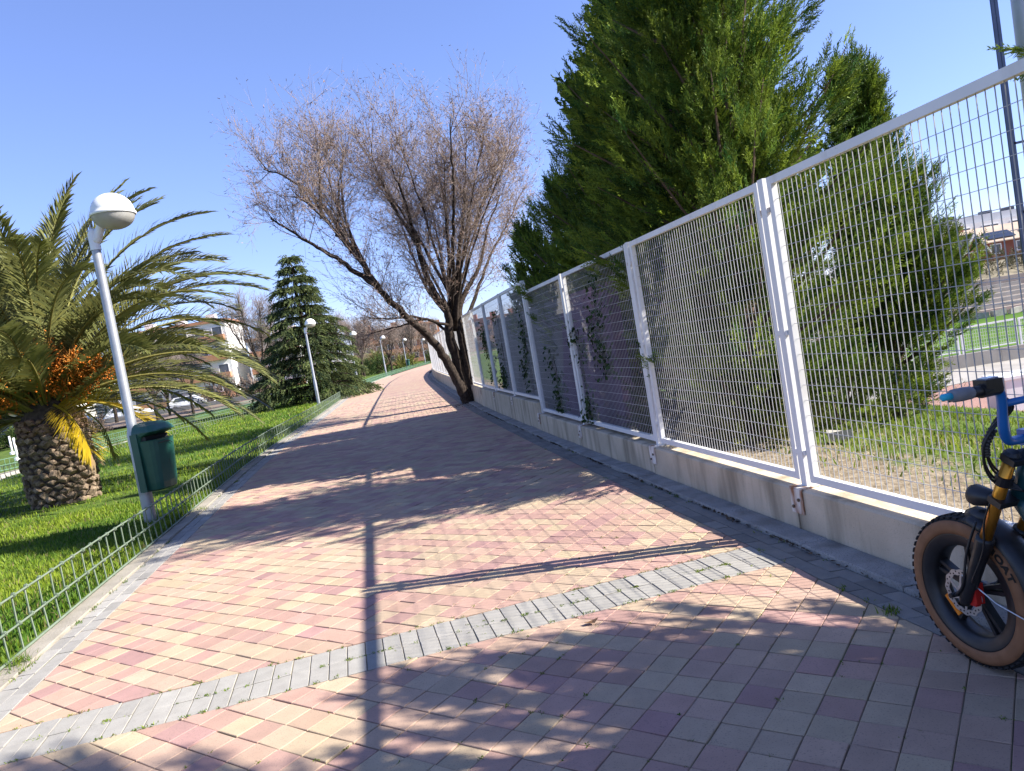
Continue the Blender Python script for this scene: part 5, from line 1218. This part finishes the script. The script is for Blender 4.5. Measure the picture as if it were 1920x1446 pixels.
# ------------------------------------------------------------------ houses on the right skyline
MT['brickr'] = mat('red_brick_far', (0.24, 0.085, 0.055), (0.31, 0.12, 0.08), 1.5, 0.9, 0.2, 20); MT['rooft'] = mat('tan_roof_tile', (0.36, 0.27, 0.20), (0.44, 0.34, 0.26), 0.8, 0.85, 0.3, 12)
MT['render'] = mat('white_render', (0.62, 0.60, 0.57), (0.70, 0.68, 0.65), 0.4, 0.9); MT['glass'] = mat('window_glass', (0.04, 0.05, 0.06), (0.07, 0.08, 0.10), 0.7, 0.15, spec=0.6); MT['solar'] = mat('solar_panel', (0.015, 0.02, 0.035), (0.025, 0.03, 0.05), 3, 0.25, spec=0.6)
MT['greyroof'] = mat('grey_cladding', (0.33, 0.34, 0.36), (0.40, 0.41, 0.43), 0.5, 0.8)
def window(parent, c, w_, h_, face=-1, nrm='y', m=None):
    """window with frame, pane set back"""
    x, y, z = c
    if nrm == 'y':
        fr = obj_from('window', *join([box((x - w_ / 2, y, z), (0.12, 0.16, h_ + 0.12)), box((x + w_ / 2, y, z), (0.12, 0.16, h_ + 0.12)), box((x, y, z + h_ / 2), (w_ - 0.12, 0.15, 0.12)), box((x, y, z - h_ / 2), (w_ - 0.12, 0.15, 0.12)), box((x, y, z), (0.07, 0.13, h_ - 0.12))]), MT['white'] if m is None else m, parent)
        obj_from('pane', *box((x, y + 0.02, z), (w_ - 0.1, 0.04, h_ - 0.1)), MT['glass'], fr)
hs = root('terraced_house', (60, 95, 1), 'brick house with white-trimmed pointed gable and tan roof above the stand', 'house')
obj_from('wall', *box((75, 98, 2.2), (36, 5.8, 2.6)), MT['brickr'], hs)
V = [(56.5, 94.6, 3.45), (93.5, 94.6, 3.45), (93.5, 98.2, 5.6), (56.5, 98.2, 5.6), (56.5, 101.4, 3.45), (93.5, 101.4, 3.45)]
obj_from('roof', V + [(a, b_, c - 0.12) for a, b_, c in V], [(0, 1, 2, 3), (3, 2, 5, 4), (6, 9, 8, 7), (9, 10, 11, 8), (0, 6, 7, 1), (0, 3, 9, 6), (3, 4, 10, 9), (1, 7, 8, 2), (2, 8, 11, 5), (4, 5, 11, 10)], MT['rooft'], hs)
V = [(58.6, 93.7, 0.9), (61.6, 93.7, 0.9), (61.6, 93.7, 2.6), (60.1, 93.7, 4.75), (58.6, 93.7, 2.6)]; obj_from('gable', V + [(a, 96.4, c) for a, _, c in V], [(0, 1, 2, 3, 4)] + [(i, (i + 1) % 5, (i + 1) % 5 + 5, i + 5) for i in range(5)], MT['brickr'], hs)
for sx_ in (-1, 1): obj_from('gable_roof', *beam((60.1 + sx_ * 1.9, 95.0, 2.25), (60.1 + sx_ * 0.02, 95.0, 4.92), 2.8, 0.14, up=(0, 0, 1) if False else (-sx_ * 0.8, 0, 0.55)) if False else beam((60.1 + sx_ * 1.9, 95.0, 2.25), (60.1 + sx_ * 0.02, 95.0, 4.92), 2.8, 0.16), MT['rooft'], hs)
for sx_ in (-1, 1): obj_from('bargeboard', *beam((60.1 + sx_ * 1.85, 93.58, 2.2), (60.1, 93.58, 4.8), 0.08, 0.24), MT['render'], hs)
obj_from('cornice', *box((60.1, 93.62, 2.55), (3.0, 0.12, 0.16)), MT['render'], hs)
obj_from('round_vent', *tube([(60.1, 93.55, 3.5), (60.1, 93.7, 3.5)], 0.28, 14), MT['render'], hs)
window(hs, (60.1, 93.66, 1.6), 0.7, 1.1)
for x in (63.5, 66.8, 70.0, 73.2): window(hs, (x, 95.05, 2.5), 1.3, 1.2)
for x in (64.5,): obj_from('solar_panel', *beam((x - 1.7, 95.75, 4.28), (x + 1.7, 95.75, 4.28), 1.8, 0.08, up=(0, -0.5, 0.86)), MT['solar'], hs)
for x in (68.8, 72.6, 76.4): obj_from('skylight', *beam((x - 1.4, 95.6, 4.18), (x + 1.4, 95.6, 4.18), 1.3, 0.1, up=(0, -0.5, 0.86)), MT['solar'], hs)
obj_from('chimney', *box((61.2, 98.2, 5.7), (0.6, 0.6, 1.0)), MT['brickr'], hs)
h2 = root('terraced_house', (54, 96, 1), 'pale low house left of the brick gable, half hidden by cypress', 'house')
obj_from('wall', *box((51.5, 98, 2.2), (9.0, 5, 2.6)), MT['render'], h2)
V = [(46.5, 95.0, 3.4), (56.3, 95.0, 3.4), (56.3, 98, 5.2), (46.5, 98, 5.2), (46.5, 101, 3.4), (56.3, 101, 3.4)]; obj_from('roof', V, [(0, 1, 2, 3), (3, 2, 5, 4)], MT['rooft'], h2)
window(h2, (52.5, 95.45, 2.4), 1.1, 1.2); window(h2, (55.0, 95.45, 2.4), 0.9, 1.2)
ab = root('apartment_block', (85, 122, 1.2), 'long white apartment block with dark window strips behind the brick houses', 'building')
obj_from('wall', *box((94, 126, 4.3), (50, 9, 6.4)), MT['render'], ab)
obj_from('terrace_parapet', *box((94, 120.6, 5.05), (49.6, 0.9, 1.0)), MT['rooft'], ab)
obj_from('attic', *box((94, 126.5, 8.1), (49, 7, 1.3)), MT['greyroof'], ab)
for k in range(10): window(ab, (71.5 + k * 4.6, 121.42, 6.35), 2.6, 1.0)
for k in range(10): window(ab, (71.5 + k * 4.6, 121.42, 3.3), 2.4, 1.2)
for k in range(9): obj_from('rooftop_unit', *box((72 + k * 5 + random.gauss(0, .6), 125.5, 9.05), (1.6, 1.2, 0.6)), MT['solar'], ab)

# ------------------------------------------------------------------ background on the left
MT['sand'] = mat('pale_path_gravel', (0.40, 0.35, 0.27), (0.50, 0.44, 0.35), 1.5, 0.95, 0.4, 20); MT['asphalt'] = mat('asphalt', (0.05, 0.05, 0.052), (0.07, 0.07, 0.072), 2, 0.9, 0.3, 30)
MT['soil'] = mat('bare_soil', (0.12, 0.085, 0.06), (0.22, 0.165, 0.12), 0.9, 0.95, 0.6, 8)
structure(obj_from('side_path', [(x, y, -0.03) for x, y in ((-20.6, 9), (-16.6, 9), (-14.6, 20.5), (-14.1, 30), (-12.9, 37.2), (-13.0, 60), (-18.3, 60), (-17.4, 41), (-17.0, 27.3))], [(0, 1, 2, 3, 4, 5, 6, 7, 8)], MT['sand']))
structure(obj_from('planting_bed', [(-60, 48, 0.02), (-24, 56, 0.02), (-19, 62, 0.02), (-22, 66, 0.25), (-60, 66, 0.25)], [(0, 1, 2, 3, 4)], MT['soil']))
kb = root('low_wall', (-30, 66.4, 0), 'long low pale wall along the street behind the palm', 'wall')
for k in range(14): obj_from('coping', *box((-56 + k * 2.6, 66.6, 0.3), (2.58, 0.4, 0.6)), MT['pale'], kb)
structure(obj_from('street', [(-110, 68, -0.02), (-16, 68, -0.02), (-16, 96, -0.02), (-110, 96, -0.02)], [(0, 1, 2, 3)], MT['asphalt']))
# parked cars
def car(loc, rz, colr, label):
    m = mat('car_paint', colr, colr, 1, 0.25, spec=0.6, obj=False); r_ = root('parked_car', loc, label, 'car', 'cars parked in the street', rz=rz)
    sec = [(-2.05, 0.45, 0.62), (-2.0, 0.35, 0.85), (-1.75, 0.3, 0.95), (-1.0, 0.28, 0.98), (1.0, 0.28, 0.95), (1.6, 0.3, 0.85), (2.0, 0.35, 0.72), (2.08, 0.42, 0.55)]
    V = []; F = []
    for x, zb, zt in sec:
        for y, z in ((-0.80, zb), (-0.87, (zb + zt) / 2), (-0.80, zt), (0.80, zt), (0.87, (zb + zt) / 2), (0.80, zb)): V.append((x, y, z))
    F = [(i * 6 + j, i * 6 + (j + 1) % 6, (i + 1) * 6 + (j + 1) % 6, (i + 1) * 6 + j) for i in range(len(sec) - 1) for j in range(6)] + [tuple(range(6))[::-1], tuple(range(42, 48))]
    obj_from('body', V, F, m, r_, keep=False)
    cab = [(-1.9, 0.94, 0.72), (-1.35, 1.42, 0.60), (0.2, 1.46, 0.60), (1.05, 0.95, 0.72)]
    V = [(x, s * w_, z) for x, z, w_ in cab for s in (-1, 1)]; obj_from('cabin', V, [(0, 1, 3, 2), (2, 3, 5, 4), (4, 5, 7, 6), (0, 2, 4, 6), (1, 7, 5, 3)], m, r_, keep=False)
    for s in (-1, 1):
        V = [(-1.45, s * 0.715, 1.0), (-1.2, s * 0.635, 1.36), (0.15, s * 0.635, 1.39), (0.80, s * 0.73, 1.0)]; obj_from('side_window', V, [(0, 1, 2, 3)], MT['glass'], r_, keep=False)
        for x in (-1.3, 1.3):
            obj_from('wheel', *tube([(x, s * 0.70, 0.32), (x, s * 0.88, 0.32)], 0.32, 16), BM['tyre'], r_, keep=False)
    return r_
car((-30.5, 71.5, 0), R(8), (0.70, 0.70, 0.70), 'white parked car right of the others behind the palm fronds')
car((-37.0, 72.5, 0), R(8), (0.62, 0.63, 0.64), 'pale car parked between the white and the blue one')
car((-42.5, 73.5, 0), R(8), (0.06, 0.12, 0.22), 'blue car parked at the left end of the row')
# bare trees: two patterns, copied with every part
def small_tree(seed, h, name='bare_tree', spread=1.0):
    r = np.random.default_rng(seed); fork = h * 0.34; L = {'t': [(0, 0, -0.1), (r.normal(0, .05), r.normal(0, .05), fork * 0.6), (r.normal(0, .08), 0, fork)]}; RR = {'t': (0.022 * h, 0.016 * h)}
    for k in range(6):
        a = k * 1.047 + r.normal(0, .3); e = r.uniform(0.45, 0.95) * spread
        L['l%d' % k] = [(0, 0, fork * r.uniform(0.8, 1.0)), (math.cos(a) * e * h * 0.16, math.sin(a) * e * h * 0.16, fork + h * 0.2), (math.cos(a) * e * h * 0.32, math.sin(a) * e * h * 0.32, fork + h * r.uniform(0.42, 0.58))]; RR['l%d' % k] = (0.011 * h, 0.003 * h)
    return L, RR
protos = []
for i, (sd2, h) in enumerate(((401, 7.0), (402, 6.0), (403, 8.0))):
    L, RR = small_tree(sd2, h); t = bare_tree('bare_tree', (0, 0, 0), L, RR, 'x', sd2, 'bare trees in the park', n1=14, n2=6, n3=3, L1=1.6, L2=0.9, L3=0.5, seeds=False, up=0.5, tcol=((0.13, 0.10, 0.085), (0.26, 0.21, 0.18)), r1=0.026); protos.append(t)
spots = [(-21.9, 46.2, 0, .75, 'bare tree with pale trunk between palm fronds, left of the bin'), (-23.2, 54.5, 1, .85, 'bare tree standing in front of the white parked car'), (-27.7, 60.5, 1, .9, 'bare tree at the low wall behind the palm'), (-19.5, 60.0, 2, 1.05, 'tall bare tree rising left of the cedar top'),
         (-15.6, 66, 0, .9, 'bare tree just right of the cedar, pale forked trunk'), (-16.9, 88, 2, .9, 'bare tree beyond the cedar between two far lamps'), (-14.4, 93, 1, 1.0, 'slim dark-trunked bare tree near the far lamps'), (-20.0, 104, 2, 1.0, 'far bare tree left of the farthest lamps'),
         (-15.2, 121, 0, 1.1, 'far bare tree behind the farthest lamp'), (-13.0, 132, 2, .95, 'farthest bare tree at the end of the path'), (-18.6, 139, 1, 1.2, 'far bare tree in front of the brown brick building'), (-34, 64.2, 2, .9, 'bare tree behind the palm crown near the street'), (-45, 63, 0, .95, 'bare tree at the far left behind the palm'),
         (-24, 98, 1, 1.2, 'bare tree behind the cedar at the end of the street'), (-30, 100, 2, 1.1, 'bare tree across the street behind the palm tips')]
used = set()
for x, y, p, sc, lab in spots:
    src = protos[p]
    if p in used:
        t = src.copy(); C.objects.link(t)
        for ch in src.children: c = ch.copy(); C.objects.link(c); c.parent = t
    else: t = src; used.add(p)
    t.location = (x, y, 0); t.scale = (sc,) * 3; t.rotation_euler[2] = x * 1.7; t['label'] = lab
# far belt of bare woodland, one mass
r = np.random.default_rng(77); n_ = 3800; bx_ = r.uniform(-120, 6, n_); by = 150 + r.uniform(-8, 22, n_) - 0.15 * np.abs(bx_ + 20); hh = 3.2 + 2.2 * np.sin(bx_ * 0.21) + 1.2 * np.sin(bx_ * 0.53 + 1)
P = np.stack([bx_, by, np.abs(r.random(n_)) * np.clip(hh + 2.5, 1.5, 9)], 1); D = r.normal(0, 0.5, (n_, 3)) + np.array([0, 0, 1.0])
tm = [spray_template(s, 7, 2, 0.02) for s in (12, 13)]
V, F, T = foliage(P, D, r.uniform(1.3, 2.8, n_), r, tm, ((0.13, 0.095, 0.075), (0.24, 0.185, 0.15))); o = big('far_wood', V, F, MT['twig'], tint=T, kind='stuff'); o['label'] = 'far belt of brown leafless trees along the horizon'; o['category'] = 'wood'
# evergreen shrubs and hedges
for i, (x, y, rad, h, lab, c) in enumerate(((-34, 50.6, 1.8, 1.6, 'green bush at the far left beside the palm trunk', 0), (-38, 54, 2.2, 2.0, 'large dark bush at the left edge behind the palm', 0), (-16.6, 99, 1.5, 2.6, 'dark evergreen bush beside the far lamps', 0), (-18.5, 96, 1.6, 2.4, 'second dark bush beyond the cedar', 0),
        (-12.4, 128, 1.4, 2.3, 'dark hedge clump at the end of the path', 0), (-15.2, 112, 1.8, 2.0, 'yellowish shrub behind the far green fence', 1), (-23, 70, 2.2, 3.2, 'twiggy brown shrub behind the drooping palm fronds', 2), (-26.5, 69.5, 2.0, 3.0, 'brown leafless shrub at the street edge', 2), (-18, 76, 1.7, 2.2, 'evergreen shrub right behind the cedar', 0), (-30, 52, 1.3, 1.1, 'small brown bush near the side path', 2), (-21.5, 108, 2.4, 2.8, 'wide olive shrub beyond the bare trees', 1))):
    shrub((x, y, 0), rad, h, lab, 500 + i, 150, (((0.02, 0.045, 0.012), (0.08, 0.11, 0.03)), ((0.09, 0.10, 0.02), (0.20, 0.20, 0.05)), ((0.12, 0.085, 0.065), (0.23, 0.17, 0.13)))[c], 0.9, tmpl=SPRC, group='park shrubs in the background')
palm((-17.6, 101.5, 0), 'small far palm beyond the lamps', 62, nf=40, bases=False, fruit=False, leaflets=26, length=2.6, tr=0.3, name='palm_tree')
for i, (x, y) in enumerate(((-21.7, 32.4), (-27, 40))): pole('bollard', (x, y, -0.05), 1.0, 0.06, ('white bollard left of the palm trunk', 'white bollard farther back at the left edge')[i], MT['white'], 'bollard')
# apartment blocks
MT['bwhite'] = mat('off_white_render', (0.66, 0.64, 0.60), (0.74, 0.72, 0.68), 0.3, 0.9); MT['borange'] = mat('orange_brick_far', (0.36, 0.17, 0.09), (0.44, 0.22, 0.13), 0.6, 0.9, 0.2, 6)  # off-white is the render's own colour
def block(name, c, sz, floors, bays, label, wallm, bandm, rz=0):
    r_ = root(name, (c[0], c[1], 0), label, 'building', rz=rz); w_, d_, h_ = sz; fh = h_ / floors
    obj_from('wall', *box((0, 0, h_ / 2), (w_, d_, h_)), wallm, r_, keep=False)
    for f in range(floors):
        obj_from('balcony_band', *box((0, -d_ / 2 - 0.45, f * fh + 0.55), (w_ * 0.96, 0.9, 1.0)), bandm, r_, keep=False)
        for k in range(bays):
            x = -w_ / 2 + w_ * (k + 0.5) / bays; fr = obj_from('window', *join([box((x - 0.85, -d_ / 2 - 0.02, f * fh + 1.75), (0.12, 0.12, 1.5)), box((x + 0.85, -d_ / 2 - 0.02, f * fh + 1.75), (0.12, 0.12, 1.5)), box((x, -d_ / 2 - 0.02, f * fh + 2.5), (1.58, 0.12, 0.12))]), MT['white'], r_, keep=False)
            obj_from('pane', *box((x, -d_ / 2 - 0.012, f * fh + 1.75), (1.58, 0.03, 1.38)), MT['glass'], fr, keep=False)
    obj_from('roof', *box((0, 0, h_ + 0.25), (w_ + 0.6, d_ + 0.6, 0.5)), bandm, r_, keep=False)
    for k in range(3): obj_from('chimney', *box((-w_ * 0.3 + k * w_ * 0.3, 0, h_ + 1.2), (1.6, 1.6, 1.5)), wallm, r_, keep=False)
block('apartment_block', (-57, 136), (18, 11, 13.2), 4, 6, 'white apartment block with orange bands behind the palm crown', MT['bwhite'], MT['borange'], R(4))
block('apartment_block', (-41.5, 140), (9, 11, 9.0), 3, 3, 'lower white block between palm fronds and cedar', MT['bwhite'], MT['borange'], R(6))
block('apartment_block', (-84, 130), (24, 11, 13.0), 4, 7, 'pale block at the far left behind the palm', MT['bwhite'], MT['borange'], R(-3))
block('apartment_block', (-29, 205), (24, 12, 9.6), 3, 8, 'long orange brick building beyond the end of the path', MT['borange'], MT['borange'], R(5))
block('apartment_block', (-2, 215), (18, 12, 8.4), 3, 6, 'orange brick building partly hidden by the white fence end', MT['borange'], MT['borange'], R(-4))

# ------------------------------------------------------------------ dark leaf litter along the right kerb and under the bare tree
r = np.random.default_rng(88); P = []
for k in range(34):
    y0 = 3.2 + 16 * r.random() ** 1.2; n_ = r.integers(8, 40); yy = y0 + r.normal(0, 0.12, n_); P.append(np.stack([xr(yy) + 0.2 + r.normal(0, 0.014, n_), yy, np.full(n_, 0.012)], 1))
n_ = 420; a = r.uniform(0, 6.28, n_); d_ = np.abs(r.normal(0, 0.8, n_)); P.append(np.stack([-1.5 + d_ * np.cos(a), 20.0 + d_ * 1.6 * np.sin(a), np.full(n_, 0.01)], 1)); P = np.concatenate(P)
n_ = len(P); V, F = scatter(leafT - np.array([0, 0.5, 0]), leafF, frames(r.normal(0, 0.35, (n_, 3)) + np.array([0, 0, 1.0]), r), P, r.uniform(0.012, 0.035, n_)); f = r.random((n_, 1))
o = big('leaf_litter', V, F, MT['twig'], tint=np.repeat(np.array([[0.03, 0.022, 0.015]]) * (1 - f) + np.array([[0.12, 0.08, 0.05]]) * f, 6, 0), kind='stuff'); o['label'] = 'dark dry leaf litter along the right kerb and below the bare tree'; o['category'] = 'litter'
